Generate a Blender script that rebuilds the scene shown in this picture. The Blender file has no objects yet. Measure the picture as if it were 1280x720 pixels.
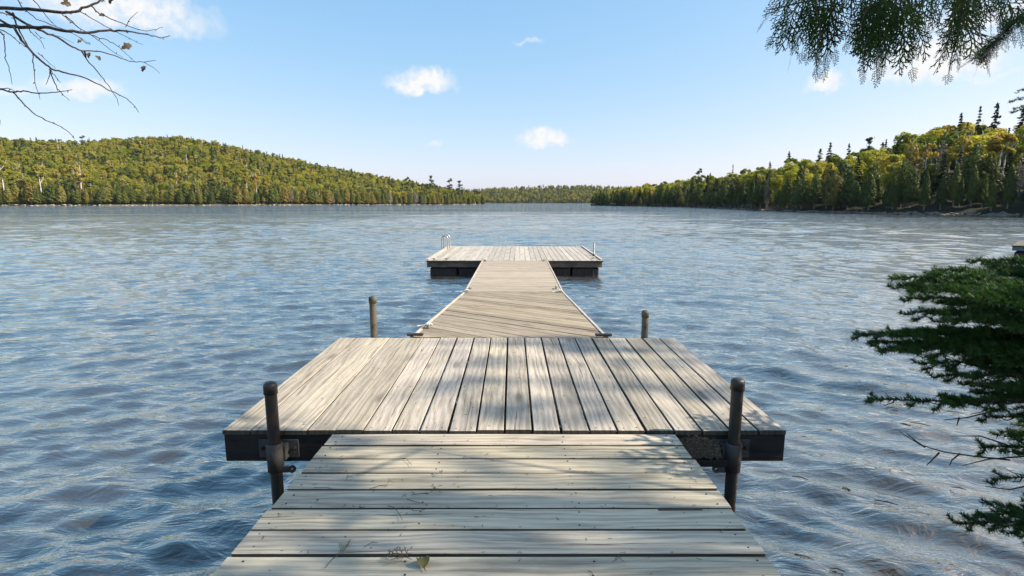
import bpy, bmesh, math, random
import numpy as np
from mathutils import Vector, Matrix

random.seed(7)
RNG = np.random.default_rng(11)
R = math.radians
scene = bpy.context.scene
COL = scene.collection

# ------------------------------------------------------------------ camera
FPX = 680.0                     # focal length in pixels of a 1280 wide frame
PITCH = math.atan(107.0 / FPX)
EYE = Vector((0, 0, 1.96))      # the lake surface is z = 0
cam_d = bpy.data.cameras.new('camera')
cam_d.sensor_width = 36.0
cam_d.lens = 36.0 * FPX / 1280.0
cam_d.clip_start = 0.05
cam_d.clip_end = 12000
cam = bpy.data.objects.new('camera', cam_d)
COL.objects.link(cam)
cam.location = EYE
cam.rotation_euler = (math.pi / 2 - PITCH, 0, 0)
scene.camera = cam

# ------------------------------------------------------------------ light
SUN_AZ = R(95)                  # clockwise from the view direction (+Y)
SUN_EL = R(36)
SDIR = Vector((math.cos(SUN_EL) * math.sin(SUN_AZ), math.cos(SUN_EL) * math.cos(SUN_AZ), math.sin(SUN_EL)))
EXPOSURE = 0.9
SKY_STRENGTH = 0.15

world = bpy.data.worlds.new('World')
scene.world = world
world.use_nodes = True
wt = world.node_tree
wt.nodes.clear()


class N:
    """terse node building"""
    def __init__(self, tree):
        self.t = tree

    def __call__(self, kind, **kw):
        n = self.t.nodes.new(kind)
        ins = kw.pop('ins', {})
        for k, v in kw.items():
            setattr(n, k, v)
        for k, v in ins.items():
            s = n.inputs[k]
            if isinstance(v, bpy.types.NodeSocket):
                self.t.links.new(v, s)
            else:
                s.default_value = v
        return n

    def math(self, op, a, b=0.0, c=None, clamp=False):
        n = self('ShaderNodeMath', operation=op, use_clamp=clamp, ins={0: a, 1: b})
        if c is not None:
            if isinstance(c, bpy.types.NodeSocket):
                self.t.links.new(c, n.inputs[2])
            else:
                n.inputs[2].default_value = c
        return n.outputs[0]

    def vm(self, op, a, b=(0, 0, 0)):
        n = self('ShaderNodeVectorMath', operation=op, ins={0: a, 1: b})
        return n.outputs[1] if op in ('DOT_PRODUCT', 'LENGTH') else n.outputs[0]

    def smooth(self, v, lo, hi, a=0.0, b=1.0):
        return self('ShaderNodeMapRange', interpolation_type='SMOOTHSTEP',
                    ins={'Value': v, 'From Min': lo, 'From Max': hi, 'To Min': a, 'To Max': b}).outputs[0]

    def noise(self, vec, scale, detail=3.0, rough=0.5, dist=0.0):
        return self('ShaderNodeTexNoise', ins={'Vector': vec, 'Scale': scale, 'Detail': detail,
                                               'Roughness': rough, 'Distortion': dist})

    def mix(self, fac, a, b, blend='MIX'):
        n = self('ShaderNodeMix', data_type='RGBA', blend_type=blend)
        for idx, v in ((0, fac), (6, a), (7, b)):
            if isinstance(v, bpy.types.NodeSocket):
                self.t.links.new(v, n.inputs[idx])
            else:
                n.inputs[idx].default_value = v if idx == 0 else (tuple(v) + (1,))[:4]
        return n.outputs[2]

    def ramp(self, fac, stops):
        n = self('ShaderNodeValToRGB', ins={0: fac})
        e = n.color_ramp.elements
        while len(e) < len(stops):
            e.new(0.5)
        for el, (p, c) in zip(e, stops):
            el.position = p
            el.color = (tuple(c) + (1,))[:4]
        return n.outputs[0]


def pix_dir(px, py):
    xc, yc = (px - 640) / FPX, (360 - py) / FPX
    cp, sp = math.cos(PITCH), math.sin(PITCH)
    return Vector((xc, cp + yc * sp, yc * cp - sp))


def at(px, py, depth):
    """point that stands `depth` metres in front of the eye"""
    return EYE + pix_dir(px, py) * depth


n = N(wt)
sky = n('ShaderNodeTexSky', sky_type='NISHITA', sun_disc=False, sun_elevation=SUN_EL,
        sun_rotation=SUN_AZ, altitude=300, air_density=1.0, dust_density=1.2, ozone_density=1.4)
gen = n('ShaderNodeTexCoord').outputs['Generated']
warp1 = n.noise(gen, 22.0, 5.0, 0.62).outputs['Color']
warp = n.vm('MULTIPLY', n.vm('SUBTRACT', warp1, (0.5, 0.5, 0.5)), (0.055, 0.055, 0.055))
puff = n.noise(gen, 60.0, 4.0, 0.6).outputs['Fac']
fine = n.noise(gen, 95.0, 4.0, 0.65).outputs['Color']
warp = n.vm('ADD', warp, n.vm('MULTIPLY', n.vm('SUBTRACT', fine, (0.5, 0.5, 0.5)), (0.015, 0.015, 0.015)))
dirw = n.vm('ADD', gen, warp)
# small fair-weather clouds spread round the whole sky: azimuth and elevation of each, half sizes, density
clouds = []
for (px, py, w, h, d) in [(528, 104, 40, 16, 1.15), (682, 174, 31, 13, 1.15), (150, 14, 78, 24, 1.0),
                          (104, 114, 32, 12, 0.9), (1170, 76, 52, 25, 1.25), (1033, 103, 20, 10, 0.95),
                          (20, 118, 22, 8, 0.5), (541, 182, 12, 5, 0.5), (662, 51, 18, 4, 0.4),
                          (1108, 82, 24, 8, 0.6), (1243, 92, 24, 5, 0.45), (1225, 22, 46, 15, 1.0),
                          (1120, 34, 26, 9, 0.7), (310, 205, 20, 4, 0.35)]:
    clouds.append((pix_dir(px, py).normalized(), w / FPX, h / FPX, d))
cr = random.Random(5)
for k in range(13):
    az = R(50 + 260 * (k + cr.random() * 0.6) / 13)
    el = R(cr.uniform(7, 34))
    clouds.append((Vector((math.sin(az) * math.cos(el), math.cos(az) * math.cos(el), math.sin(el))),
                   cr.uniform(0.03, 0.11), cr.uniform(0.014, 0.035), cr.uniform(0.5, 1.0)))
total = None
for d, w, h, dens in clouds:
    right = d.cross(Vector((0, 0, 1))).normalized()
    up = right.cross(d).normalized()
    rel = n.vm('SUBTRACT', dirw, tuple(d))
    u = n.math('DIVIDE', n.vm('DOT_PRODUCT', rel, tuple(right)), w)
    v = n.math('DIVIDE', n.vm('DOT_PRODUCT', rel, tuple(up)), h)
    v2 = n.math('ADD', v, n.math('MULTIPLY', n.math('LESS_THAN', v, 0.0), n.math('MULTIPLY', v, 0.5)))  # flat base
    rr = n.math('ADD', n.math('MULTIPLY', u, u), n.math('MULTIPLY', v2, v2))
    m = n.math('MULTIPLY', n.smooth(rr, 1.6, -0.25), dens)
    total = m if total is None else n.math('MAXIMUM', total, m)
total = n.math('MULTIPLY', total, n.smooth(puff, 0.3, 0.62, 0.6, 1.15), clamp=True)
cloud_col = n.mix(puff, (3.2, 3.3, 3.4), (3.65, 3.6, 3.55))
# the photograph holds the bright horizon back: one even tone curve over the whole sky
sep = n('ShaderNodeSeparateColor', ins={0: sky.outputs[0]})
curve = n('ShaderNodeCombineColor', ins={0: n.math('MULTIPLY', n.math('POWER', sep.outputs[0], 0.90), 0.79),
                                         1: n.math('MULTIPLY', n.math('POWER', sep.outputs[1], 0.54), 1.33),
                                         2: n.math('MULTIPLY', n.math('POWER', sep.outputs[2], 0.30), 2.22)}).outputs[0]
skyc = n.mix(total, curve, cloud_col)
bg = n('ShaderNodeBackground', ins={'Color': skyc, 'Strength': SKY_STRENGTH})
wo = n('ShaderNodeOutputWorld', ins={'Surface': bg.outputs[0]})

sun_d = bpy.data.lights.new('sun', 'SUN')
sun_d.energy = 4.6
sun_d.angle = R(0.53)
sun_d.color = (1.0, 0.92, 0.80)
sun = bpy.data.objects.new('sun', sun_d)
COL.objects.link(sun)
sun.rotation_euler = SDIR.to_track_quat('Z', 'Y').to_euler()

vs = scene.view_settings
vs.view_transform = 'Standard'
vs.look = 'None'
vs.gamma = 1.0
vs.exposure = EXPOSURE
vs.use_curve_mapping = False
cy = scene.cycles
cy.use_denoising = True
cy.max_bounces = 7
cy.diffuse_bounces = 3
cy.glossy_bounces = 4
cy.transmission_bounces = 4
cy.transparent_max_bounces = 8
cy.caustics_reflective = False
cy.caustics_refractive = False
cy.sample_clamp_indirect = 6.0


# ------------------------------------------------------------------ helpers
def tag(o, label=None, cat=None, group=None, kind=None):
    if label:
        o['label'] = label
    if cat:
        o['category'] = cat
    if group:
        o['group'] = group
    if kind:
        o['kind'] = kind
    return o


def link(name, data, parent=None, mat=None, loc=(0, 0, 0), rot=(0, 0, 0)):
    o = bpy.data.objects.new(name, data)
    COL.objects.link(o)
    o.location = loc
    o.rotation_euler = rot
    if parent is not None:
        o.parent = parent
    if mat is not None and len(data.materials) == 0:
        data.materials.append(mat)
    return o


def empty(name, loc=(0, 0, 0), rot=(0, 0, 0)):
    o = bpy.data.objects.new(name, None)
    COL.objects.link(o)
    o.location = loc
    o.rotation_euler = rot
    o.empty_display_size = 0.2
    return o


def arr_mesh(name, verts, faces, smooth=False, mat_idx=None):
    """verts (n,3), faces (m,k) arrays with one k"""
    verts = np.asarray(verts, np.float32)
    faces = np.asarray(faces, np.int32)
    me = bpy.data.meshes.new(name)
    me.vertices.add(len(verts))
    me.vertices.foreach_set('co', verts.ravel())
    m, k = faces.shape
    me.loops.add(m * k)
    me.loops.foreach_set('vertex_index', faces.ravel())
    me.polygons.add(m)
    me.polygons.foreach_set('loop_start', np.arange(0, m * k, k, dtype=np.int32))
    me.polygons.foreach_set('loop_total', np.full(m, k, np.int32))
    if smooth:
        me.polygons.foreach_set('use_smooth', np.ones(m, bool))
    if mat_idx is not None:
        me.polygons.foreach_set('material_index', np.asarray(mat_idx, np.int32))
    me.update(calc_edges=True)
    return me


class MB:
    """gathers shapes into ONE mesh"""
    def __init__(self):
        self.v, self.f, self.s = [], [], []

    def add(self, vs_, fs_, smooth=False):
        b = len(self.v)
        self.v += [tuple(p) for p in vs_]
        self.f += [tuple(i + b for i in f) for f in fs_]
        self.s += [smooth] * len(fs_)

    def box(self, x0, x1, y0, y1, z0, z1, c=0.004):
        c = min(c, (x1 - x0) * .3, (y1 - y0) * .3, (z1 - z0) * .3)
        bm = bmesh.new()
        bmesh.ops.create_cube(bm, size=1)
        for v in bm.verts:
            v.co = Vector(((x0 + x1) / 2 + v.co.x * (x1 - x0), (y0 + y1) / 2 + v.co.y * (y1 - y0),
                           (z0 + z1) / 2 + v.co.z * (z1 - z0)))
        if c > 0:
            bmesh.ops.bevel(bm, geom=bm.edges[:], offset=c, segments=1, affect='EDGES')
        self.bm(bm)

    def bm(self, bm, smooth=False):
        bm.verts.index_update()
        self.add([v.co for v in bm.verts], [[v.index for v in f.verts] for f in bm.faces], smooth)
        bm.free()

    def tube(self, pts, rad, seg=8, cap=True, smooth=True):
        pts = [Vector(p) for p in pts]
        m = len(pts)
        if not hasattr(rad, '__len__'):
            rad = [rad] * m
        vs_, fs_ = [], []
        ref = None
        for i, p in enumerate(pts):
            d = (pts[min(i + 1, m - 1)] - pts[max(i - 1, 0)]).normalized()
            if ref is None:
                ref = Vector((0, 0, 1)) if abs(d.z) < 0.9 else Vector((1, 0, 0))
                ref = (ref - d * ref.dot(d)).normalized()
            else:
                ref = (ref - d * ref.dot(d)).normalized()
            b = d.cross(ref)
            for k in range(seg):
                a = 2 * math.pi * k / seg
                vs_.append(p + (ref * math.cos(a) + b * math.sin(a)) * rad[i])
        for i in range(m - 1):
            for k in range(seg):
                k2 = (k + 1) % seg
                fs_.append((i * seg + k, i * seg + k2, (i + 1) * seg + k2, (i + 1) * seg + k))
        self.add(vs_, fs_, smooth)
        if cap:
            self.add([vs_[k] for k in range(seg)], [tuple(range(seg))[::-1]])
            self.add(vs_[-seg:], [tuple(range(seg))])

    def lathe(self, prof, seg=20, org=(0, 0, 0)):
        vs_, fs_ = [], []
        for r_, z in prof:
            for k in range(seg):
                a = 2 * math.pi * k / seg
                vs_.append((org[0] + r_ * math.cos(a), org[1] + r_ * math.sin(a), org[2] + z))
        for i in range(len(prof) - 1):
            for k in range(seg):
                k2 = (k + 1) % seg
                fs_.append((i * seg + k, i * seg + k2, (i + 1) * seg + k2, (i + 1) * seg + k))
        self.add(vs_, fs_, True)

    def build(self, name, mat, parent=None, loc=(0, 0, 0), rot=(0, 0, 0)):
        me = bpy.data.meshes.new(name)
        me.from_pydata(self.v, [], self.f)
        me.polygons.foreach_set('use_smooth', self.s)
        me.update()
        return link(name, me, parent, mat, loc, rot)


# ------------------------------------------------------------------ materials
def new_mat(name):
    m = bpy.data.materials.new(name)
    m.use_nodes = True
    t = m.node_tree
    t.nodes.clear()
    n_ = N(t)
    out = n_('ShaderNodeOutputMaterial')
    return m, n_, out


def wood_mat(name, light, dark, crack=0.6, rough=0.8, stain=0.35, spec=0.25, vary=0.22, grainscale=1.0, green=0.0):
    """weathered plank; the grain runs along the board's own X axis"""
    m, n_, out = new_mat(name)
    oi = n_('ShaderNodeObjectInfo')
    rnd = oi.outputs['Random']
    off = n_('ShaderNodeCombineXYZ', ins={0: n_.math('MULTIPLY', rnd, 61.0), 1: n_.math('MULTIPLY', rnd, 37.0),
                                          2: n_.math('MULTIPLY', rnd, 19.0)}).outputs[0]
    co = n_.vm('ADD', n_('ShaderNodeTexCoord').outputs['Object'], off)
    # slow wander of the fibres
    wn = n_.noise(co, 1.6, 2.0).outputs['Color']
    wob = n_.vm('MULTIPLY', n_.vm('SUBTRACT', wn, (.5, .5, .5)), (0.0, 0.05, 0.02))
    c2 = n_.vm('ADD', co, wob)
    # knots bend the growth rings
    kv = n_('ShaderNodeTexVoronoi', ins={'Vector': n_.vm('MULTIPLY', co, (1.5, 5.5, 0.2)), 'Scale': 1.0})
    kd = kv.outputs['Distance']
    knot_on = n_.smooth(kd, 0.20, 0.05)
    rings = n_('ShaderNodeTexWave', wave_type='BANDS', bands_direction='Y',
               ins={'Vector': n_.vm('MULTIPLY', c2, (0.16, 1.0, 1.0)), 'Scale': 9.0 * grainscale, 'Distortion': 9.0,
                    'Detail': 4.0, 'Detail Scale': 0.9, 'Detail Roughness': 0.65, 'Phase Offset': n_.math('MULTIPLY', kd, 9.0)})
    f0 = n_.noise(n_.vm('MULTIPLY', c2, (1.1, 46.0, 14.0)), 1.0, 4.0, 0.6).outputs['Fac']
    fib = n_.noise(n_.vm('MULTIPLY', c2, (3.0, 170.0, 40.0)), 1.0, 6.0, 0.7).outputs['Fac']
    fib2 = n_.noise(n_.vm('MULTIPLY', c2, (12.0, 520.0, 60.0)), 1.0, 3.0, 0.6).outputs['Fac']
    g = n_.math('ADD', n_.math('MULTIPLY', rings.outputs['Fac'], 0.13), n_.math('MULTIPLY', fib, 0.55))
    g = n_.math('ADD', g, n_.math('MULTIPLY', f0, 0.45))
    g = n_.math('ADD', g, n_.math('MULTIPLY', fib2, 0.2))
    gg = n_.smooth(g, 0.42, 0.86)
    col = n_.mix(gg, dark, light)
    # stains and bleached patches
    st = n_.noise(n_.vm('MULTIPLY', co, (1.3, 5.0, 1.0)), 1.4, 4.0, 0.6).outputs['Fac']
    col = n_.mix(n_.math('MULTIPLY', n_.smooth(st, 0.52, 0.75), stain), col, tuple(c * 0.45 for c in dark))
    col = n_.mix(n_.math('MULTIPLY', n_.smooth(st, 0.48, 0.28), 0.3), col, tuple(min(.75, c * 1.25) for c in light))
    if green:
        gn = n_.noise(co, 3.2, 3.0).outputs['Fac']
        col = n_.mix(n_.math('MULTIPLY', n_.smooth(gn, 0.5, 0.7), green), col, (0.20, 0.23, 0.13))
    # splits along the grain
    ck = n_.noise(n_.vm('MULTIPLY', c2, (0.9, 48.0, 9.0)), 1.0, 4.0, 0.7, 0.3).outputs['Fac']
    ckm = n_.math('MULTIPLY', n_.smooth(ck, 0.635, 0.68), crack)
    col = n_.mix(ckm, col, (0.035, 0.03, 0.025))
    col = n_.mix(n_.math('MULTIPLY', knot_on, 0.55), col, tuple(c * 0.4 for c in dark))
    # every board has its own tone
    tone = n_.math('ADD', 1.0 - vary / 2, n_.math('MULTIPLY', rnd, vary))
    col = n_.mix(1.0, col, n_('ShaderNodeCombineColor', ins={0: tone, 1: tone, 2: n_.math('MULTIPLY', tone, n_.math('ADD', 0.96, n_.math('MULTIPLY', n_.math('FRACT', n_.math('MULTIPLY', rnd, 7.3)), 0.08)))}).outputs[0], 'MULTIPLY')
    hgt = n_.math('SUBTRACT', n_.math('MULTIPLY', gg, 0.5), n_.math('MULTIPLY', ckm, 1.6))
    bp = n_('ShaderNodeBump', ins={'Height': hgt, 'Distance': 0.0022, 'Strength': 0.8})
    bs = n_('ShaderNodeBsdfPrincipled', ins={'Base Color': col, 'Roughness': rough, 'Normal': bp.outputs[0],
                                             'Specular IOR Level': spec})
    n_.t.links.new(bs.outputs[0], out.inputs[0])
    return m


def metal_mat(name, col, rust, rough=0.5, metallic=0.7):
    m, n_, out = new_mat(name)
    co = n_('ShaderNodeTexCoord').outputs['Object']
    a = n_.noise(co, 14.0, 5.0, 0.65).outputs['Fac']
    b = n_.noise(co, 90.0, 3.0, 0.6).outputs['Fac']
    mk = n_.smooth(n_.math('ADD', n_.math('MULTIPLY', a, 0.7), n_.math('MULTIPLY', b, 0.3)), 0.46, 0.62)
    c = n_.mix(mk, col, rust)
    bp = n_('ShaderNodeBump', ins={'Height': n_.math('ADD', a, b), 'Distance': 0.0015, 'Strength': 0.5})
    bs = n_('ShaderNodeBsdfPrincipled', ins={'Base Color': c, 'Roughness': n_.math('ADD', rough, n_.math('MULTIPLY', mk, 0.25)),
                                             'Metallic': n_.math('MULTIPLY', n_.math('SUBTRACT', 1.0, n_.math('MULTIPLY', mk, 0.7)), metallic),
                                             'Normal': bp.outputs[0]})
    n_.t.links.new(bs.outputs[0], out.inputs[0])
    return m


def leaf_mat(name, stops, trans=0.35, rough=0.6, clump=1.2, spread=0.14):
    """foliage: each tree takes its own hue, each clump its own shade of it"""
    m, n_, out = new_mat(name)
    rnd = n_('ShaderNodeObjectInfo').outputs['Random']
    co = n_('ShaderNodeTexCoord').outputs['Object']
    ns = n_.noise(co, clump, 3.0, 0.6).outputs['Fac']
    f = n_.math('ADD', rnd, n_.math('MULTIPLY', n_.math('SUBTRACT', ns, 0.5), spread * 2), clamp=True)
    col = n_.ramp(f, stops)
    br = n_.noise(co, clump * 4, 2.0).outputs['Fac']
    v = n_.smooth(br, 0.3, 0.7, 0.86, 1.16)
    col = n_.mix(1.0, col, n_('ShaderNodeCombineColor', ins={0: v, 1: v, 2: v}).outputs[0], 'MULTIPLY')
    bs = n_('ShaderNodeBsdfPrincipled', ins={'Base Color': col, 'Roughness': rough, 'Specular IOR Level': 0.25})
    tr = n_('ShaderNodeBsdfTranslucent', ins={'Color': n_.mix(1.0, col, (1.15, 1.1, 0.55), 'MULTIPLY')})
    mx = n_('ShaderNodeMixShader', ins={0: trans, 1: bs.outputs[0], 2: tr.outputs[0]})
    n_.t.links.new(mx.outputs[0], out.inputs[0])
    return m


def bark_mat(name, a, b, scale=6.0):
    m, n_, out = new_mat(name)
    co = n_('ShaderNodeTexCoord').outputs['Object']
    ns = n_.noise(n_.vm('MULTIPLY', co, (4, 4, 0.8)), scale, 5.0, 0.65).outputs['Fac']
    col = n_.mix(n_.smooth(ns, 0.38, 0.62), a, b)
    bp = n_('ShaderNodeBump', ins={'Height': ns, 'Distance': 0.01, 'Strength': 0.7})
    bs = n_('ShaderNodeBsdfPrincipled', ins={'Base Color': col, 'Roughness': 0.85, 'Normal': bp.outputs[0], 'Specular IOR Level': 0.2})
    n_.t.links.new(bs.outputs[0], out.inputs[0])
    return m


def plain_mat(name, col, rough=0.7, metallic=0.0, var=0.25, scale=20.0, spec=0.3):
    m, n_, out = new_mat(name)
    co = n_('ShaderNodeTexCoord').outputs['Object']
    ns = n_.noise(co, scale, 4.0, 0.6).outputs['Fac']
    c = n_.mix(ns, tuple(x * (1 - var) for x in col), tuple(min(1, x * (1 + var)) for x in col))
    bs = n_('ShaderNodeBsdfPrincipled', ins={'Base Color': c, 'Roughness': rough, 'Metallic': metallic, 'Specular IOR Level': spec})
    n_.t.links.new(bs.outputs[0], out.inputs[0])
    return m


M = {}
M['ramp_wood'] = wood_mat('ramp_wood', (0.62, 0.525, 0.375), (0.25, 0.207, 0.145), crack=0.9, stain=0.45, green=0.0, vary=0.26)
M['deck_wood'] = wood_mat('deck_wood', (0.55, 0.465, 0.355), (0.25, 0.21, 0.155), crack=0.8, stain=0.35, vary=0.3)
M['diag_wood'] = wood_mat('diag_wood', (0.41, 0.33, 0.225), (0.155, 0.12, 0.078), crack=0.8, stain=0.5, vary=0.4)
M['tan_wood'] = wood_mat('tan_wood', (0.47, 0.39, 0.285), (0.26, 0.21, 0.15), crack=0.5, stain=0.25, vary=0.2)
M['float_wood'] = wood_mat('float_wood', (0.54, 0.475, 0.385), (0.28, 0.245, 0.19), crack=0.7, stain=0.45, vary=0.3)
M['trim_wood'] = wood_mat('trim_wood', (0.58, 0.50, 0.42), (0.30, 0.23, 0.18), crack=0.5, vary=0.1)
M['fascia_wood'] = wood_mat('fascia_wood', (0.21, 0.18, 0.13), (0.09, 0.075, 0.055), crack=0.6, stain=0.6, vary=0.2)
M['skirt_wood'] = wood_mat('skirt_wood', (0.035, 0.030, 0.026), (0.012, 0.010, 0.009), crack=0.5, rough=0.7, vary=0.1)  # shade below the deck edge is put into this near-black base
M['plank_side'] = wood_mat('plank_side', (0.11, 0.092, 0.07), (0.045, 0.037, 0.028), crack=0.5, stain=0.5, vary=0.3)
M['pipe'] = metal_mat('pipe_steel', (0.042, 0.043, 0.041), (0.060, 0.034, 0.018), 0.40, 0.4)
M['pipe_pale'] = metal_mat('pipe_weathered', (0.13, 0.115, 0.085), (0.06, 0.048, 0.032), 0.6, 0.3)
M['galv'] = metal_mat('galvanised', (0.30, 0.30, 0.29), (0.14, 0.125, 0.11), 0.5, 0.6)
M['bracket'] = metal_mat('bracket_steel', (0.085, 0.08, 0.072), (0.05, 0.04, 0.032), 0.6, 0.35)
M['alu'] = metal_mat('ladder_metal', (0.50, 0.49, 0.46), (0.33, 0.31, 0.28), 0.35, 0.7)
M['nail'] = plain_mat('nail_iron', (0.05, 0.042, 0.036), 0.6, 0.5)
M['drum'] = plain_mat('float_plastic', (0.012, 0.012, 0.013), 0.5, spec=0.4)
M['grey_paint'] = plain_mat('grey_blue_fascia', (0.17, 0.20, 0.22), 0.7)
M['rope'] = plain_mat('rope', (0.62, 0.56, 0.46), 0.9, scale=200)
M['litter'] = plain_mat('needle_litter', (0.075, 0.05, 0.032), 0.95, var=0.6, scale=60)
M['litter_pale'] = plain_mat('dry_needles', (0.32, 0.22, 0.12), 0.9, var=0.5, scale=60)
M['twig'] = plain_mat('dry_twig', (0.10, 0.075, 0.05), 0.9)
M['bare_bark'] = bark_mat('bare_branch_bark', (0.035, 0.03, 0.027), (0.075, 0.065, 0.055), 20)
M['bark'] = bark_mat('conifer_bark', (0.06, 0.045, 0.035), (0.14, 0.11, 0.085))
M['grey_bark'] = bark_mat('grey_bark', (0.16, 0.14, 0.12), (0.30, 0.27, 0.24))
M['birch_bark'] = bark_mat('birch_bark', (0.38, 0.34, 0.28), (0.82, 0.79, 0.73), 2.0)
M['cedar_leaf'] = leaf_mat('cedar_foliage', [(0, (0.085, 0.115, 0.028)), (0.4, (0.14, 0.165, 0.034)), (0.75, (0.22, 0.21, 0.045)), (1, (0.27, 0.21, 0.055))], 0.35)
M['cedar_green'] = leaf_mat('shore_cedar_foliage', [(0, (0.05, 0.085, 0.022)), (0.6, (0.085, 0.115, 0.028)), (0.9, (0.13, 0.145, 0.034)), (1, (0.17, 0.15, 0.04))], 0.3)  # shade on the right shore is put into these darker greens
M['broad_leaf'] = leaf_mat('broadleaf_foliage', [(0, (0.15, 0.20, 0.035)), (0.25, (0.28, 0.30, 0.045)), (0.65, (0.39, 0.375, 0.065)), (0.95, (0.44, 0.39, 0.08)), (1, (0.42, 0.34, 0.09))], 0.55)
M['birch_leaf'] = leaf_mat('birch_foliage', [(0, (0.24, 0.27, 0.045)), (0.7, (0.34, 0.31, 0.05)), (1, (0.42, 0.30, 0.06))], 0.45)
M['spruce_leaf'] = leaf_mat('spruce_foliage', [(0, (0.025, 0.045, 0.018)), (1, (0.05, 0.075, 0.024))], 0.15)
M['pine_leaf'] = leaf_mat('pine_foliage', [(0, (0.04, 0.07, 0.022)), (1, (0.075, 0.105, 0.03))], 0.2)
M['bare_crown'] = leaf_mat('dead_twigs', [(0, (0.20, 0.17, 0.13)), (1, (0.30, 0.25, 0.19))], 0.1)
M['near_needle'] = leaf_mat('near_spruce_needles', [(0, (0.030, 0.070, 0.018)), (0.5, (0.052, 0.115, 0.026)), (1, (0.09, 0.175, 0.038))], 0.2, 0.5, 3.0, 0.5)
M['near_cedar'] = leaf_mat('near_cedar_sprays', [(0, (0.025, 0.052, 0.012)), (0.5, (0.06, 0.11, 0.018)), (0.8, (0.095, 0.14, 0.024)), (1, (0.15, 0.10, 0.03))], 0.35, 0.8, 1.6, 0.5)
M['dead_leaf'] = leaf_mat('dead_leaf', [(0, (0.045, 0.034, 0.024)), (1, (0.09, 0.065, 0.04))], 0.1)
M['green_leaf'] = leaf_mat('fallen_green_leaf', [(0, (0.07, 0.10, 0.03)), (0.6, (0.15, 0.16, 0.05)), (1, (0.17, 0.12, 0.05))], 0.2, clump=60, spread=.5)


# water
def water_material():
    m, n_, out = new_mat('lake_water')
    geo = n_('ShaderNodeNewGeometry').outputs['Position']
    p1 = n_.vm('MULTIPLY', geo, (0.6, 1.6, 0.0))
    gust = n_.smooth(n_.noise(n_.vm('MULTIPLY', geo, (0.012, 0.05, 0.0)), 1.0, 4.0, 0.6).outputs['Fac'], 0.3, 0.7, 0.4, 1.5)
    a = n_.noise(p1, 1.0, 3.0, 0.55, 0.6).outputs['Fac']
    b = n_.noise(p1, 5.4, 4.0, 0.6, 0.8).outputs['Fac']
    c = n_.noise(p1, 13.0, 3.0, 0.5, 0.4).outputs['Fac']
    dist = n_.vm('LENGTH', geo)
    bigf = n_.smooth(dist, 8.0, 60.0, 0.0, 1.0)
    h = n_.math('MULTIPLY', a, n_.math('MULTIPLY', bigf, 0.32))
    h = n_.math('ADD', h, n_.math('MULTIPLY', b, 0.046))
    h = n_.math('ADD', h, n_.math('MULTIPLY', c, 0.016))
    far = n_.noise(n_.vm('MULTIPLY', geo, (0.16, 0.5, 0.0)), 1.0, 3.0, 0.6, 0.5).outputs['Fac']
    h = n_.math('ADD', h, n_.math('MULTIPLY', far, n_.smooth(dist, 30.0, 150.0, 0.0, 1.3)))
    h = n_.math('MULTIPLY', h, gust)
    bp = n_('ShaderNodeBump', ins={'Height': h, 'Distance': 1.0, 'Strength': 0.75})
    # reflectance climbs from the dark tea-brown body to a mirror at grazing angles
    lw = n_('ShaderNodeLayerWeight', ins={'Blend': 0.5, 'Normal': bp.outputs[0]}).outputs['Facing']
    refl = n_.math('ADD', 0.02, n_.math('MULTIPLY', n_.math('POWER', lw, 1.3), 0.98), clamp=True)
    body = n_('ShaderNodeBsdfDiffuse', ins={'Color': (0.046, 0.037, 0.026, 1), 'Normal': bp.outputs[0]})
    gl = n_('ShaderNodeBsdfGlossy', ins={'Color': (1.0, 0.915, 0.81, 1), 'Roughness': 0.05, 'Normal': bp.outputs[0]})
    mx = n_('ShaderNodeMixShader', ins={0: refl, 1: body.outputs[0], 2: gl.outputs[0]})
    n_.t.links.new(mx.outputs[0], out.inputs[0])
    return m


M['water'] = water_material()


def ground_material(name, soil, dry, rock, band):
    m, n_, out = new_mat(name)
    geo = n_('ShaderNodeNewGeometry').outputs['Position']
    z = n_('ShaderNodeSeparateXYZ', ins={0: geo}).outputs[2]
    a = n_.noise(geo, 0.35, 5.0, 0.6).outputs['Fac']
    b = n_.noise(geo, 2.2, 4.0, 0.6).outputs['Fac']
    col = n_.mix(n_.smooth(a, 0.4, 0.6), soil, dry)
    patchy = n_.smooth(n_.noise(geo, 0.045, 3.0, 0.6).outputs['Fac'], 0.47, 0.60)
    edge = n_.smooth(n_.math('ADD', z, n_.math('MULTIPLY', n_.math('SUBTRACT', b, 0.5), band)), band, band * 0.6)
    edge = n_.math('MULTIPLY', edge, patchy)
    col = n_.mix(edge, col, n_.mix(n_.smooth(b, 0.4, 0.6), tuple(c * 0.5 for c in rock), rock))
    bp = n_('ShaderNodeBump', ins={'Height': b, 'Distance': 0.3, 'Strength': 0.6})
    bs = n_('ShaderNodeBsdfPrincipled', ins={'Base Color': col, 'Roughness': 0.95, 'Normal': bp.outputs[0], 'Specular IOR Level': 0.15})
    n_.t.links.new(bs.outputs[0], out.inputs[0])
    return m


M['bank'] = ground_material('bank_soil', (0.06, 0.048, 0.034), (0.10, 0.078, 0.05), (0.14, 0.125, 0.105), 0.25)
M['hill_left'] = ground_material('hill_ground_olive', (0.04, 0.042, 0.016), (0.06, 0.055, 0.022), (0.24, 0.20, 0.15), 0.7)  # olive ground with paler rock, for the left and far hills
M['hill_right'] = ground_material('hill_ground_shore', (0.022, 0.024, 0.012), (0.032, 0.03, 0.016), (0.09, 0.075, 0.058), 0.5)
M['rock_pale'] = plain_mat('pale_rock', (0.40, 0.35, 0.28), 0.9, var=0.4, scale=3)
M['rock_dark'] = plain_mat('shore_rock', (0.16, 0.14, 0.115), 0.9, var=0.5, scale=3)

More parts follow.
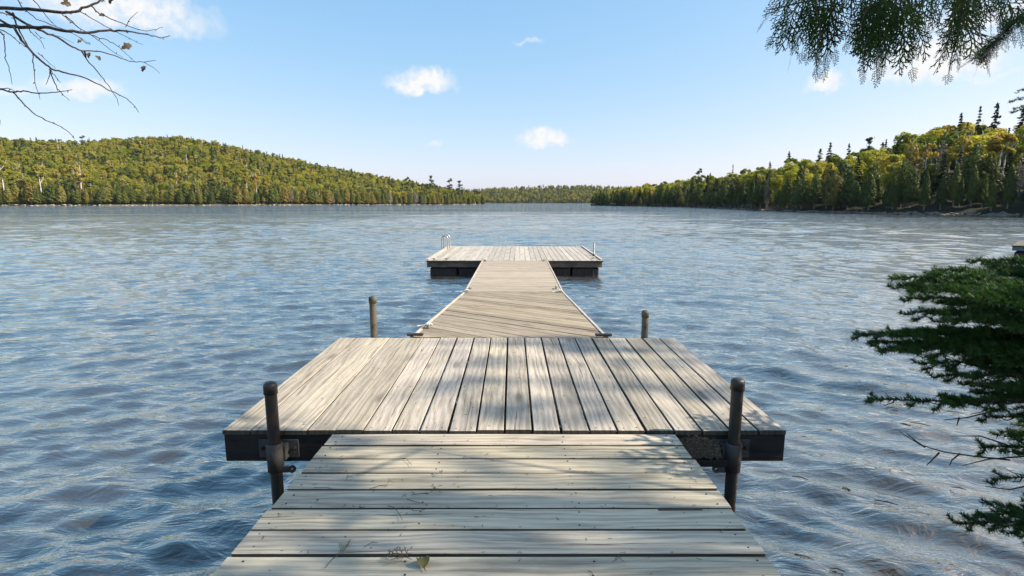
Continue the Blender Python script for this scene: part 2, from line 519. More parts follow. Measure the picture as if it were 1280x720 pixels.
# ------------------------------------------------------------------ lake
def build_lake():
    rs, r = [0.4], 0.4
    while r < 130:
        r += min(0.30, 0.012 + 0.0062 * r) if r > 1.5 else 0.1
        rs.append(r)
    while r < 9000:
        r *= 1.07
        rs.append(r)
    rs = np.array(rs)
    th = np.linspace(R(-80), R(80), 400)
    rr, tt = np.meshgrid(rs, th, indexing='ij')
    X = rr * np.sin(tt)
    Y = rr * np.cos(tt) - 0.6
    Z = np.zeros_like(X)
    g = np.random.default_rng(3)
    for i in range(84):
        lam = 0.11 * (1.3 / 0.11) ** g.random()
        k = 2 * math.pi / lam
        cx, cd = g.normal(-1.0, 5.0), g.uniform(2.0, 9.0)
        steep = 0.021 * math.exp(-(math.log(lam / 0.24) / 0.9) ** 2) + 0.005
        amp = steep / k * g.uniform(0.5, 1.5)
        ph = g.uniform(0, 6.28)
        d = np.sqrt((X - cx) ** 2 + (Y + cd) ** 2)
        Z += amp * np.sin(k * d + ph)
    # calmer and livelier patches
    patch = 1 + 0.35 * np.sin(X * .23 + Y * .11 + 1) * np.sin(Y * .17 - X * .07)
    fade = np.clip((130 - rr) / 80, 0, 1)
    Z = (Z + 5.0 * Z * np.abs(Z)) * patch * fade * 1.6
    V = np.stack([X, Y, Z], -1).reshape(-1, 3)
    a, b = len(rs), len(th)
    idx = np.arange(a * b).reshape(a, b)
    F = np.stack([idx[:-1, :-1], idx[1:, :-1], idx[1:, 1:], idx[:-1, 1:]], -1).reshape(-1, 4)[:, ::-1]
    me = arr_mesh('lake', V, F, smooth=True)
    tag(link('lake_water', me, None, M['water']), 'rippled blue grey lake water around the dock', kind='structure')


build_lake()


# ------------------------------------------------------------------ near bank (under and behind the camera)
def shore_y(x):
    if x > 1.6:
        return 1.0 + min((x - 1.6) * 1.13, 1.3) + max(0, x - 2.75) * 0.95
    if x < -1.8:
        return 1.0 + min((-x - 1.8) * 0.6, 0.9) * 0.6 + max(0, -x - 3.2) * 0.7
    return 1.0


def bank_z(x, y):
    d = shore_y(x) - y
    h = 0.30 * d if d < 0 else 0.95 * (1 - math.exp(-d * 0.42)) + 0.03 * d
    return h + 0.04 * math.sin(x * 2.1 + y) * math.sin(y * 1.7 - x) - 0.01


def build_bank():
    xs = np.linspace(-32, 32, 150)
    ys = np.concatenate([np.linspace(-30, -4, 30), np.linspace(-3.7, 30, 120)])
    V = [(x, y, max(-1.5, bank_z(x, y))) for y in ys for x in xs]
    a, b = len(ys), len(xs)
    idx = np.arange(a * b).reshape(a, b)
    F = np.stack([idx[:-1, :-1], idx[:-1, 1:], idx[1:, 1:], idx[1:, :-1]], -1).reshape(-1, 4)
    tag(link('shore_bank', arr_mesh('bank', V, F, smooth=True), None, M['bank']), 'earth bank that the dock starts from', kind='structure')


build_bank()


# ------------------------------------------------------------------ far shores
def interp(tab):
    xs, ys = [a for a, _ in tab], [b for _, b in tab]
    return lambda u: float(np.interp(u, xs, ys))


class Shore:
    """a wooded shore: columns u (bearing), t = 0 waterline, t = 1 ridge"""
    def __init__(self, ys, depth, top, tree_h, shape=1.0, z0=0.35):
        self.ys, self.depth, self.top, self.tree_h, self.shape, self.z0 = interp(ys), interp(depth), interp(top), tree_h, shape, z0

    def ridge(self, u):
        y = self.ys(u) + self.depth(u)
        return max(1.0, EYE.z + (253 - self.top(u)) / FPX * y - self.tree_h)

    def pos(self, u, t):
        y = self.ys(u) + self.depth(u) * t
        x = (u - 640) / FPX * (y * 0.988 + 0.3)
        zr = self.ridge(u)
        if t < 0:
            z = -0.6 + t
        elif t <= 1:
            z = self.z0 * min(1, t * 12) + (zr - self.z0) * (1 - (1 - t) ** self.shape)
            z += 0.03 * zr * math.sin(u * .11 + t * 7) * math.sin(t * 5 - u * .05) * t * (1 - t) * 4
        else:
            z = zr - (t - 1) * zr * 0.5
        return Vector((x, y, z))

    def mesh(self, name, us, ts):
        V = []
        for t in ts:
            for u in us:
                p = self.pos(u, t)
                p.z += 0.12 * math.sin(u * 1.7 + t * 31) if t > 0 else 0
                V.append(p)
        a, b = len(ts), len(us)
        idx = np.arange(a * b).reshape(a, b)
        F = np.stack([idx[:-1, :-1], idx[:-1, 1:], idx[1:, 1:], idx[1:, :-1]], -1).reshape(-1, 4)
        return arr_mesh(name, [tuple(v) for v in V], F, smooth=True)


LEFT = Shore([(-300, 300), (0, 315), (300, 360), (480, 430), (560, 490), (606, 560)],
             [(-300, 190), (0, 210), (230, 240), (400, 190), (500, 110), (560, 60), (606, 25)],
             [(-300, 176), (-60, 172), (60, 175), (105, 178), (150, 174), (230, 170), (270, 176), (320, 187), (400, 205), (440, 212), (490, 222), (560, 231), (590, 238), (606, 243)],
             11.0, 1.0)
RIGHT = Shore([(738, 345), (770, 300), (800, 272), (870, 205), (940, 140), (1000, 112), (1100, 92), (1200, 82), (1280, 76), (1500, 60)],
              [(738, 20), (800, 40), (870, 45), (1000, 48), (1100, 50), (1280, 50), (1500, 50)],
              [(738, 247), (760, 240), (790, 233), (830, 229), (870, 222), (900, 220), (940, 214), (960, 207), (990, 201), (1040, 197), (1080, 190), (1130, 170), (1160, 161), (1190, 161), (1230, 159), (1280, 150), (1500, 130)],
              8.5, 1.0)
FAR = Shore([(450, 1250), (600, 1150), (700, 1150), (900, 1100)], [(450, 330), (900, 330)],
            [(450, 236), (590, 236), (610, 234), (640, 233.5), (690, 231.5), (740, 231.5), (780, 233), (900, 234)], 9.0, 1.0)

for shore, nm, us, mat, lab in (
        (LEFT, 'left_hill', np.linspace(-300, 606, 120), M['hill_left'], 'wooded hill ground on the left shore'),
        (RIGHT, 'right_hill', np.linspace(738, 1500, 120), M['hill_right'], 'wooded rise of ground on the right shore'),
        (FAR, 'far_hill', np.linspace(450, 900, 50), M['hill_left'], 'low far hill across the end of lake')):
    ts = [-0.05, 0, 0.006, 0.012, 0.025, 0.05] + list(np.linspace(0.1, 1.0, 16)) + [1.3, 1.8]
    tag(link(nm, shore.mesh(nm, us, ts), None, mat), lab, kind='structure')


# ------------------------------------------------------------------ far tree prototypes
def cards(cen, nrm, size, rng, aspect=1.5):
    """kite shaped leaf clumps, one quad each"""
    m = len(cen)
    nrm = nrm / (np.linalg.norm(nrm, axis=1, keepdims=True) + 1e-9)
    ref = rng.normal(size=(m, 3))
    a = np.cross(nrm, ref)
    a /= np.linalg.norm(a, axis=1, keepdims=True) + 1e-9
    b = np.cross(nrm, a)
    s = (size * rng.uniform(0.6, 1.35, m))[:, None]
    V = np.stack([cen - a * s * aspect * .5, cen + b * s * .5 + a * s * .1 + nrm * s * .15,
                  cen + a * s * aspect * .5, cen - b * s * .5 + a * s * .1 + nrm * s * .15], 1).reshape(-1, 3)
    F = np.arange(m * 4).reshape(m, 4)
    return V, F


def crown_broad(rng, h, w, base, n_leaf=1500, size=0.42, lobes=15, loose=0.0):
    """lobed crown: leaf clumps over many overlapping boughs"""
    zc, zr = (h + base) / 2, (h - base) / 2
    L = []
    for i in range(lobes):
        d = rng.normal(size=3)
        d /= np.linalg.norm(d)
        rad = rng.uniform(0.45, 0.85)
        c = np.array([d[0] * w * rad, d[1] * w * rad, zc + d[2] * zr * rad])
        L.append((c, rng.uniform(0.28, 0.46) * w * (1 - loose * .4)))
    C, Nn = [], []
    per = n_leaf // lobes
    for c, r_ in L:
        d = rng.normal(size=(per, 3))
        d[:, 2] += 0.25
        d /= np.linalg.norm(d, axis=1, keepdims=True)
        q = r_ * rng.uniform(0.5, 1.12, (per, 1)) ** 0.6
        C.append(c + d * q * np.array([1, 1, 0.8]))
        Nn.append(d + rng.normal(size=(per, 3)) * 0.6)
    return cards(np.concatenate(C), np.concatenate(Nn), size, rng)


def crown_cone(rng, h, w, base, n_leaf=1500, size=0.36, power=0.8, droop=0.5, bushy=0.25):
    """cedar: dense cone of sprays with a ragged outline"""
    u = rng.random(n_leaf) ** 0.75                  # more low down
    z = h - (h - base) * (1 - u) if False else base + (h - base) * (1 - np.sqrt(rng.random(n_leaf)))
    f = (h - z) / (h - base)
    ang = rng.uniform(0, 2 * math.pi, n_leaf)
    lob = 1 + bushy * np.sin(ang * 3 + z * 1.3) * np.sin(z * 2.1 + ang) + bushy * .6 * np.sin(ang * 7 + z * 3.7)
    prof = (f ** power) * (1 - 0.35 * np.clip((f - 0.8) / 0.2, 0, 1))
    rr = w * prof * lob * (0.35 + 0.65 * rng.random(n_leaf) ** 0.45) + 0.05
    C = np.stack([rr * np.cos(ang), rr * np.sin(ang), z - droop * .25 * rr], 1)
    Nn = np.stack([np.cos(ang), np.sin(ang), np.full(n_leaf, 0.35)], 1) + rng.normal(size=(n_leaf, 3)) * 0.55
    return cards(C, Nn, size, rng, 1.9)


def crown_spruce(rng, h, w, base, size=0.32, tiers=17, gaps=0.25):
    """spruce: whorls of separate drooping boughs with sky between them"""
    C, Nn = [], []
    for i in range(tiers):
        f = 1 - i / tiers
        z = base + (h - base) * (1 - f ** 0.95)
        reach = w * (f ** 0.85) * rng.uniform(0.75, 1.1) + 0.12
        for k in range(rng.integers(5, 8)):
            if rng.random() < gaps:
                continue
            a = rng.uniform(0, 6.283)
            L = reach * rng.uniform(0.6, 1.1)
            m = max(4, int(L * 11))
            s = np.linspace(0.12, 1, m)
            jit = rng.normal(size=(m, 3)) * np.array([.10, .10, .06]) * (1 - s[:, None] * .4)
            p = np.stack([np.cos(a) * L * s, np.sin(a) * L * s, z + 0.12 * L * s - 0.42 * L * s ** 1.7], 1) + jit
            C.append(p)
            Nn.append(np.tile([0, 0, 1.0], (m, 1)) + rng.normal(size=(m, 3)) * 0.5)
    m = 14
    C.append(np.stack([rng.normal(size=m) * .06, rng.normal(size=m) * .06, np.linspace(h - h * .06, h + .1, m)], 1))
    Nn.append(rng.normal(size=(m, 3)))
    return cards(np.concatenate(C), np.concatenate(Nn), size, rng, 1.8)


def crown_pine(rng, h, w, base, size=0.34):
    C, Nn = [], []
    for i in range(26):
        f = rng.random()
        z = base + (h - base) * f
        a = rng.uniform(0, 6.283)
        L = w * rng.uniform(0.35, 1.0) * (1 - 0.55 * f)
        c = np.array([math.cos(a) * L, math.sin(a) * L, z])
        m = 70
        d = rng.normal(size=(m, 3))
        C.append(c + d * np.array([.42, .42, .2]) * w * .36)
        Nn.append(d + np.array([0, 0, .6]))
    return cards(np.concatenate(C), np.concatenate(Nn), size, rng, 1.6)


def trunk_geo(h, r0, rng, limbs=0, bend=0.25, limb_len=2.0, seg=7):
    mb = MB()
    pts = []
    bx, by = rng.normal() * bend, rng.normal() * bend
    for i in range(6):
        s = i / 5
        pts.append((bx * s * s, by * s * s, -0.4 + (h + .4) * s))
    mb.tube(pts, [r0 * (1.15 - 1.05 * i / 5) + 0.01 for i in range(6)], seg)
    for k in range(limbs):
        s = rng.uniform(0.4, 0.85)
        p = Vector((bx * s * s, by * s * s, h * s))
        a = rng.uniform(0, 6.283)
        L = limb_len * rng.uniform(0.6, 1.1)
        q = p + Vector((math.cos(a) * L * .5, math.sin(a) * L * .5, L * .55))
        e = p + Vector((math.cos(a) * L * .75, math.sin(a) * L * .75, L * 1.15))
        mb.tube([p, q, e], [r0 * .5 * (1 - s * .5), r0 * .32, 0.015], 5)
    return mb


class Proto:
    def __init__(self, name, crown, crown_mat, trunk_mb, trunk_mat, h, word):
        V, F = crown
        self.crown = arr_mesh(name + '_crown', V, F)
        self.crown.materials.append(crown_mat)
        tm = bpy.data.meshes.new(name + '_trunk')
        tm.from_pydata(trunk_mb.v, [], trunk_mb.f)
        tm.polygons.foreach_set('use_smooth', trunk_mb.s)
        tm.update()
        tm.materials.append(trunk_mat)
        self.trunk, self.h, self.word = tm, h, word
        bm = bmesh.new()
        bm.from_mesh(self.crown)
        k = len(bm.faces)
        bm.from_mesh(tm)
        bm.faces.ensure_lookup_table()
        for f in bm.faces[k:]:
            f.material_index = 1
        full = bpy.data.meshes.new(name + '_whole')
        bm.to_mesh(full)
        bm.free()
        full.materials.append(crown_mat)
        full.materials.append(trunk_mat)
        self.full = full


g = np.random.default_rng(21)
P = {'shore_cedar': [], 'cedar': [], 'broad': [], 'birch': [], 'spruce': [], 'pine': [], 'bare': []}
for i in range(4):
    h = 8.5
    P['cedar'].append(Proto('cedar%d' % i, crown_cone(g, h, 1.7 + .22 * i, 1.3, 1700, 0.34, (0.75, 0.6, 0.5, 0.42)[i], .5, (.2, .35, .4, .5)[i]), M['cedar_leaf'],
                            trunk_geo(h * .9, .16, g), M['grey_bark'], h, 'cedar_tree'))
for i in range(4):
    h = 8.5
    P['shore_cedar'].append(Proto('shore_cedar%d' % i, crown_cone(g, h, 1.7 + .22 * i, 1.5, 2200, 0.27, (0.75, 0.6, 0.5, 0.42)[i], .5, (.25, .4, .45, .55)[i]), M['cedar_green'],
                                  trunk_geo(h * .9, .16, g), M['grey_bark'], h, 'cedar_tree'))
for i in range(5):
    h = 10.0
    P['broad'].append(Proto('broad%d' % i, crown_broad(g, h, 2.2 + .2 * i, 2.6, 2400, 0.31, 18 + 2 * i), M['broad_leaf'],
                            trunk_geo(h * .8, .15, g, 4), M['grey_bark'], h, 'broadleaf_tree'))
for i in range(3):
    h = 11.0
    P['birch'].append(Proto('birch%d' % i, crown_broad(g, h, 2.1, 5.0, 900, 0.36, 12, 0.6), M['birch_leaf'],
                            trunk_geo(h * .9, .17, g, 4, .2, 2.2), M['birch_bark'], h, 'birch_tree'))
for i in range(3):
    h = 10.0
    P['spruce'].append(Proto('spruce%d' % i, crown_spruce(g, h, 2.1, 0.8, .36, 19, .15), M['spruce_leaf'],
                             trunk_geo(h * .98, .13, g, 0, .05), M['bark'], h, 'spruce_tree'))
for i in range(2):
    h = 11.0
    P['pine'].append(Proto('pine%d' % i, crown_pine(g, h, 2.0, 2.6), M['pine_leaf'],
                           trunk_geo(h * .97, .17, g, 5, .15, 1.5), M['bark'], h, 'pine_tree'))
for i in range(2):
    h = 8.0
    P['bare'].append(Proto('bare%d' % i, crown_cone(g, h, 1.5, 1.5, 420, 0.20, .6), M['bare_crown'],
                           trunk_geo(h * .9, .11, g, 6, .3, 1.8), M['grey_bark'], h, 'bare_tree'))

ORDER = [(k, i) for k in ('birch', 'broad', 'cedar', 'pine', 'spruce', 'bare') for i in range(len(P[k]))]
proto_col = bpy.data.collections.new('forest_tree_kinds')
for j, (k, i) in enumerate(ORDER):
    o = bpy.data.objects.new('forest_kind_%02d' % j, P[k][i].full)
    proto_col.objects.link(o)
KIND_IDX = {k: [j for j, (kk, _) in enumerate(ORDER) if kk == k] for k in P}


def forest(name, label, pts):
    """pts: (x, y, z, kind index, scale) of each tree of a wood too dense to count"""
    me = bpy.data.meshes.new(name)
    me.from_pydata([p[:3] for p in pts], [], [])
    rr = np.random.default_rng(len(pts))
    a = me.attributes.new('kind', 'INT', 'POINT')
    a.data.foreach_set('value', np.array([p[3] for p in pts], np.int32))
    a = me.attributes.new('turn', 'FLOAT_VECTOR', 'POINT')
    tv = np.zeros((len(pts), 3), np.float32)
    tv[:, 2] = rr.uniform(0, 6.28, len(pts))
    tv[:, :2] = rr.normal(0, 0.04, (len(pts), 2))
    a.data.foreach_set('vector', tv.ravel())
    a = me.attributes.new('size', 'FLOAT_VECTOR', 'POINT')
    sv = np.array([[p[4] * w, p[4] * w, p[4]] for p, w in zip(pts, rr.uniform(.85, 1.25, len(pts)))], np.float32)
    a.data.foreach_set('vector', sv.ravel())
    ng = bpy.data.node_groups.new(name, 'GeometryNodeTree')
    ng.interface.new_socket('Geometry', in_out='INPUT', socket_type='NodeSocketGeometry')
    ng.interface.new_socket('Geometry', in_out='OUTPUT', socket_type='NodeSocketGeometry')
    gi, go = ng.nodes.new('NodeGroupInput'), ng.nodes.new('NodeGroupOutput')
    ci = ng.nodes.new('GeometryNodeCollectionInfo')
    ci.inputs['Collection'].default_value = proto_col
    ci.inputs['Separate Children'].default_value = True
    ci.inputs['Reset Children'].default_value = True
    ip = ng.nodes.new('GeometryNodeInstanceOnPoints')
    ip.inputs['Pick Instance'].default_value = True

    def attr(nm, typ):
        q = ng.nodes.new('GeometryNodeInputNamedAttribute')
        q.data_type = typ
        q.inputs['Name'].default_value = nm
        return q.outputs[0]
    ng.links.new(gi.outputs[0], ip.inputs['Points'])
    ng.links.new(ci.outputs[0], ip.inputs['Instance'])
    ng.links.new(attr('kind', 'INT'), ip.inputs['Instance Index'])
    ng.links.new(attr('turn', 'FLOAT_VECTOR'), ip.inputs['Rotation'])
    ng.links.new(attr('size', 'FLOAT_VECTOR'), ip.inputs['Scale'])
    ng.links.new(ip.outputs[0], go.inputs[0])
    o = link(name, me)
    md = o.modifiers.new('trees', 'NODES')
    md.node_group = ng
    tag(o, label, 'forest', kind='stuff')
    return o


TREES = []


def tree(kind, var, p, height, label, group=None, wide=1.0, rz=None):
    pr = P[kind][var % len(P[kind])]
    s = height / pr.h
    root = empty(pr.word, p, (0, 0, random.uniform(0, 6.28) if rz is None else rz))
    root.scale = (s * wide, s * wide, s)
    tag(root, label, 'tree', group)
    link('trunk', pr.trunk, root)
    link('crown', pr.crown, root)
    TREES.append(root)
    return root


tr = random.Random(99)
WEIGHT_LEFT = ['broad'] * 13 + ['cedar'] * 2 + ['spruce'] * 2 + ['birch'] * 3 + ['pine']


def pick(seq):
    k = tr.choice(seq)
    return k, tr.choice(KIND_IDX[k])


# --- left hill: a closed wood of hardwoods, cedars along the water
pts = []
t = 0.045
while t < 1.08:
    u = -290.0
    while u < 604:
        y = LEFT.ys(u) + LEFT.depth(u) * t
        du = 5.0 / y * FPX * tr.uniform(.7, 1.4)
        u += du
        if u > 603:
            break
        tt = t + tr.uniform(-.012, .012)
        p = LEFT.pos(u, tt)
        low = t < 0.14
        seq = ['cedar'] * 7 + ['broad'] * 3 + ['birch'] * 2 + ['pine'] + ['bare'] if low else WEIGHT_LEFT
        if u > 520:
            seq = seq + ['cedar'] * 6 + ['pine'] * 2
        k, idx = pick(seq)
        if t > .9 and k == 'pine':
            k, idx = pick(['broad', 'spruce'])
        hh = {'broad': 10, 'cedar': 9, 'spruce': 11, 'birch': 11.5, 'pine': 12, 'bare': 9}[k] * tr.uniform(.75, 1.15)
        if u > 520:
            hh *= 0.9
        pts.append((p.x, p.y, p.z - .2, idx, hh / P[k][0].h))
    t += 5.6 / max(60, LEFT.depth(230)) * (1 + t * .35)
forest('hillside_forest', 'mass of yellow green hardwoods covering the left hill', pts)

# --- far hill at the end of the lake
pts = []
for i in range(4200):
    u, t = tr.uniform(455, 890), tr.random() ** 1.2
    p = FAR.pos(u, t)
    k, idx = pick(['broad'] * 5 + ['cedar'] * 3 + ['spruce'] * 3 + ['pine'])
    pts.append((p.x, p.y, p.z - .3, idx, tr.uniform(.7, 1.1)))
forest('distant_forest', 'hazy green wood on the low hill across the lake end', pts)

# --- right shore: individual trees in front, the wood behind as one mass
u = 742.0
row1, row2, row3 = [], [], []
while u < 1330:
    y = RIGHT.ys(u)
    row1.append(u + tr.uniform(-.3, .3))
    u += max(3.0, 1.75 / y * FPX * tr.uniform(.5, 1.6))
    # along a receding shore neighbouring columns are metres apart already
u = 742.0
while u < 1330:
    row2.append(u)
    u += max(4.0, 2.5 / RIGHT.ys(u) * FPX * tr.uniform(.7, 1.4))
u = 746.0
while u < 1330:
    row3.append(u)
    u += max(6.0, 3.6 / RIGHT.ys(u) * FPX * tr.uniform(.7, 1.4))
for u in row1:
    p = RIGHT.pos(u, tr.uniform(.045, .10))
    tree('shore_cedar', tr.choice((0, 0, 0, 1, 1, 2, 3)), p - Vector((0, 0, .1)), tr.uniform(4.2, 8.6),
         'olive cedar in the front row along the right shore waterline', 'front row of cedars on the right shore', tr.uniform(.6, 1.05))
for u in row2:
    k = tr.choice(['cedar', 'cedar', 'cedar', 'broad', 'spruce', 'spruce', 'bare'])
    p = RIGHT.pos(u, tr.uniform(.14, .24))
    lab = {'cedar': 'taller cedar in the second row on the right shore', 'broad': 'green hardwood among second row cedars on the right shore',
           'spruce': 'dark spruce among second row cedars on the right shore', 'bare': 'thin leafless tree among second row cedars on the right shore'}[k]
    tree('shore_cedar' if k == 'cedar' else k, tr.randrange(5), p - Vector((0, 0, .1)), tr.uniform(7.0, 9.5) * (.85 if k == 'bare' else 1), lab,
         'second row %ss on the right shore' % {'broad': 'hardwood', 'bare': 'leafless tree'}.get(k, k), tr.uniform(.85, 1.2))
for u in row3:
    k = tr.choice(['broad', 'broad', 'broad', 'birch', 'birch', 'cedar'])
    p = RIGHT.pos(u, tr.uniform(.34, .5))
    lab = {'broad': 'yellow green hardwood on the slope above the right shore cedars', 'birch': 'pale yellow birch on the slope above the right shore cedars',
           'cedar': 'pointed cedar among hardwoods on the right slope'}[k]
    tree(k, tr.randrange(5), p - Vector((0, 0, .15)), tr.uniform(8.0, 10.5), lab,
         'slope %s above the right shore' % {'broad': 'hardwoods', 'birch': 'birches'}.get(k, k + 's'), tr.uniform(.75, 1.1))
pts = []
for t in (.58, .68, .78, .88, .96, 1.04):
    u = 744.0
    while u < 1480:
        u += max(3.0, 3.8 / RIGHT.ys(u) * FPX * tr.uniform(.6, 1.3) * .8)
        p = RIGHT.pos(u, t + tr.uniform(-.05, .05))
        k, idx = pick(['broad'] * 7 + ['birch'] * 2 + ['cedar'] * 5 + ['spruce'] * 2 + ['bare'])
        pts.append((p.x, p.y, p.z - .2, idx, tr.uniform(.72, 1.0)))
for u in np.arange(1335, 1490, 9):
    for t in (.07, .2, .35, .48):
        p = RIGHT.pos(u + tr.uniform(-3, 3), t)
        k, idx = pick(['cedar'] * 3 + ['broad'])
        pts.append((p.x, p.y, p.z - .2, idx, tr.uniform(.75, 1.0)))
forest('hillside_forest', 'upper wood of yellow green trees on the right shore hill', pts)


def ridge_tree(shore, kind, px, ytop, t, label, var=0, wide=1.0, group=None, rz=None):
    p = shore.pos(px, t)
    d = p.y * 0.988 + .3
    top = EYE.z + (253 - ytop) / FPX * p.y
    tree(kind, var, p - Vector((0, 0, .1)), top - p.z, label, group, wide, rz)


for px, yt, lab, var, w in [
        (1187, 147, 'leftmost of three spruces spiking above right hill skyline', 0, .75),
        (1209, 140, 'slim middle one of three spruces above right hill skyline', 1, .65),
        (1229, 135, 'tallest spruce on the skyline of the right hill', 2, .85),
        (1262, 141, 'broad spruce on the right hill crest near the frame edge', 0, 1.1),
        (1196, 158, 'low spruce tip between taller skyline spruces', 1, .7),
        (1031, 182, 'pointed dark spruce above middle of the right hill crest', 1, .9),
        (1054, 183, 'small dark spruce right of the pointed crest spruce', 2, .8),
        (1099, 178, 'short spruce tip on the rising right crest', 0, .7),
        (1019, 189, 'bushy spruce left of the pointed crest spruce', 2, 1.2),
        (981, 192, 'lone thin spruce on right crest over a birch stub', 0, .85),
        (913, 208, 'needle thin spruce top on the low part of right crest', 1, .55)]:
    ridge_tree(RIGHT, 'spruce', px, yt, .92, lab, var, w)
ridge_tree(RIGHT, 'pine', 872, 212, .6, 'round topped pine standing above low right shore trees', 0, .75)
ridge_tree(RIGHT, 'pine', 1078, 176, .92, 'tufted pine on the right hill crest', 1, .7)
ridge_tree(RIGHT, 'birch', 1240, 163, .42, 'white forked birch on the right slope under yellow crown', 0, 1.25, rz=1.0)
ridge_tree(RIGHT, 'birch', 1193, 168, .30, 'orange topped birch with a pale trunk on right slope', 1, .9)
ridge_tree(RIGHT, 'birch', 1164, 196, .22, 'bright yellow birch left of the orange topped one', 2, 1.0)
ridge_tree(RIGHT, 'bare', 957, 222, .05, 'broken white birch stub at the right waterline', 0, .5)
for px, yt, lab, var in [(510, 222, 'first dark pine on the tapering left point', 0), (540, 221, 'tall dark pine above the left point', 1),
                         (563, 224, 'wide dark pine near the tip of left point', 0), (575, 227, 'small pine behind the tip of left point', 1)]:
    ridge_tree(LEFT, 'pine', px, yt, .6, lab, var, 1.0)
for px, yt, lab, var, t in [(8, 196, 'white trunked birch at the far left of the left shore', 0, .05),
                            (54, 204, 'tall white trunked birch above orange cedars on left shore', 1, .05),
                            (104, 203, 'birch with several pale stems beside a yellow bush', 2, .06),
                            (310, 212, 'pale stemmed birch in the middle of the left shore', 0, .05),
                            (322, 217, 'second pale birch stem in the middle of the left shore', 1, .05)]:
    ridge_tree(LEFT, 'birch', px, yt, t, lab, var, .9)
ridge_tree(LEFT, 'pine', 113, 173, .98, 'dark bushy pine standing out on the left ridge', 0, 1.3)
u = -40.0
while u < 604:                       # cedars right at the left waterline
    p = LEFT.pos(u, .012 + tr.uniform(0, .012))
    k = 'cedar' if tr.random() < .86 else tr.choice(['broad', 'bare'])
    lab = {'cedar': 'golden olive cedar at the waterline of the left shore', 'broad': 'low yellow green bush tree on the left waterline',
           'bare': 'grey leafless tree among left waterline cedars'}[k]
    grp = {'cedar': 'waterline cedars on the left shore', 'broad': 'bush trees on the left waterline', 'bare': 'leafless trees on the left waterline'}[k]
    tree(k, tr.randrange(5), p - Vector((0, 0, .2)), tr.uniform(7.5, 13.5) * (.6 if k == 'broad' else 1) * (1 if u < 480 else .85), lab, grp, tr.uniform(.9, 1.3))
    u += max(5.2, 4.3 / p.y * FPX * tr.uniform(.6, 1.3))

# rocks along both waterlines
def rocks(name, label, shore, u0, u1, count, smin, smax, mat):
    rg = np.random.default_rng(count)
    bm = bmesh.new()
    bmesh.ops.create_icosphere(bm, subdivisions=1, radius=1)
    bv = np.array([v.co[:] for v in bm.verts])
    bf = np.array([[v.index for v in f.verts] for f in bm.faces])
    bm.free()
    V, F = [], []
    for i in range(count):
        u = rg.uniform(u0, u1)
        p = shore.pos(u, rg.uniform(-.004, .022))
        s = rg.uniform(smin, smax)
        q = bv * (1 + rg.normal(0, .18, (len(bv), 1))) * np.array([s * rg.uniform(.8, 2.0), s * rg.uniform(.7, 1.2), s * rg.uniform(.35, .7)])
        V.append(q + np.array([p.x, p.y, max(.02, min(p.z, .5))]))
        F.append(bf + len(bv) * i)
    tag(link(name, arr_mesh(name, np.concatenate(V), np.concatenate(F)), None, mat), label, 'rocks', kind='stuff')


rocks('shore_rocks', 'pale stones lining the left waterline', LEFT, -60, 600, 300, .25, 0.8, M['rock_pale'])
rocks('shore_rocks', 'dark stones lining the right waterline', RIGHT, 742, 1400, 420, .15, .5, M['rock_dark'])

# ------------------------------------------------------------------ docks
def plank_mesh(name, L, w, t, seed, seg=4, ch=0.003, jit=0.0012):
    """board along X, top at z = 0, chamfered, its edges a little uneven"""
    rg = random.Random(seed)
    prof = [(-.5 * w, -t), (-.5 * w, -ch), (-.5 * w + ch, 0), (.5 * w - ch, 0), (.5 * w, -ch), (.5 * w, -t)]
    V, F = [], []
    for i in range(seg + 1):
        x = -L / 2 + L * i / seg
        if i in (0, seg):
            x += rg.uniform(-.004, .004)
        dy, dz = rg.uniform(-jit, jit), rg.uniform(-jit, jit)
        for (a, b) in prof:
            V.append((x, a + dy + rg.uniform(-jit, jit) * .6, b + dz))
    k = len(prof)
    for i in range(seg):
        for j in range(k):
            j2 = (j + 1) % k
            F.append((i * k + j, (i + 1) * k + j, (i + 1) * k + j2, i * k + j2))
    F.append(tuple(range(k)))
    F.append(tuple(range(seg * k, seg * k + k))[::-1])
    me = bpy.data.meshes.new(name)
    me.from_pydata(V, [], F)
    # only the walked-on top is bleached; sides and ends are darker
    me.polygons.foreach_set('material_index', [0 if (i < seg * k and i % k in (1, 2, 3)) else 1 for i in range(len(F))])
    me.update()
    return me


def nails(parent, spots, r=0.0034, z=0.0012):
    mb = MB()
    for (x, y) in spots:
        m = 6
        ring = [(x + r * math.cos(6.283 * k / m), y + r * math.sin(6.283 * k / m), z) for k in range(m)]
        low = [(x + r * math.cos(6.283 * k / m), y + r * math.sin(6.283 * k / m), -.004) for k in range(m)]
        mb.add(ring + low, [tuple(range(m))] + [(k, k + m, (k + 1) % m + m, (k + 1) % m) for k in range(m)])
    o = mb.build('nails', M['nail'], parent)
    o['kind'] = 'stuff'
    return o


def cross_planks(parent, y0, y1, x0, x1, w, gap, mat, t=.035, seed=0, sag=None, jx=.006):
    """boards laid across (their length along X), from y0 to y1 in the parent's frame"""
    meshes = [plank_mesh('plank', x1 - x0, w, t, seed + i) for i in range(4)]
    for m in meshes:
        m.materials.append(mat)
        m.materials.append(M['plank_side'])
    rg = random.Random(seed)
    cnt = int((y1 - y0 + gap) / (w + gap))
    gap = (y1 - y0 - cnt * w) / (cnt - 1)
    out = []
    for i in range(cnt):
        y = y0 + w / 2 + i * (w + gap) + rg.uniform(-.12, .12) * gap
        o = link('plank', rg.choice(meshes), parent, None,
                 ((x0 + x1) / 2 + rg.uniform(-jx, jx), y, rg.uniform(-.0015, .0015)),
                 (0, rg.uniform(-.0008, .0008), math.pi * rg.randint(0, 1) + rg.uniform(-.0012, .0012)))
        out.append(y)
    return out


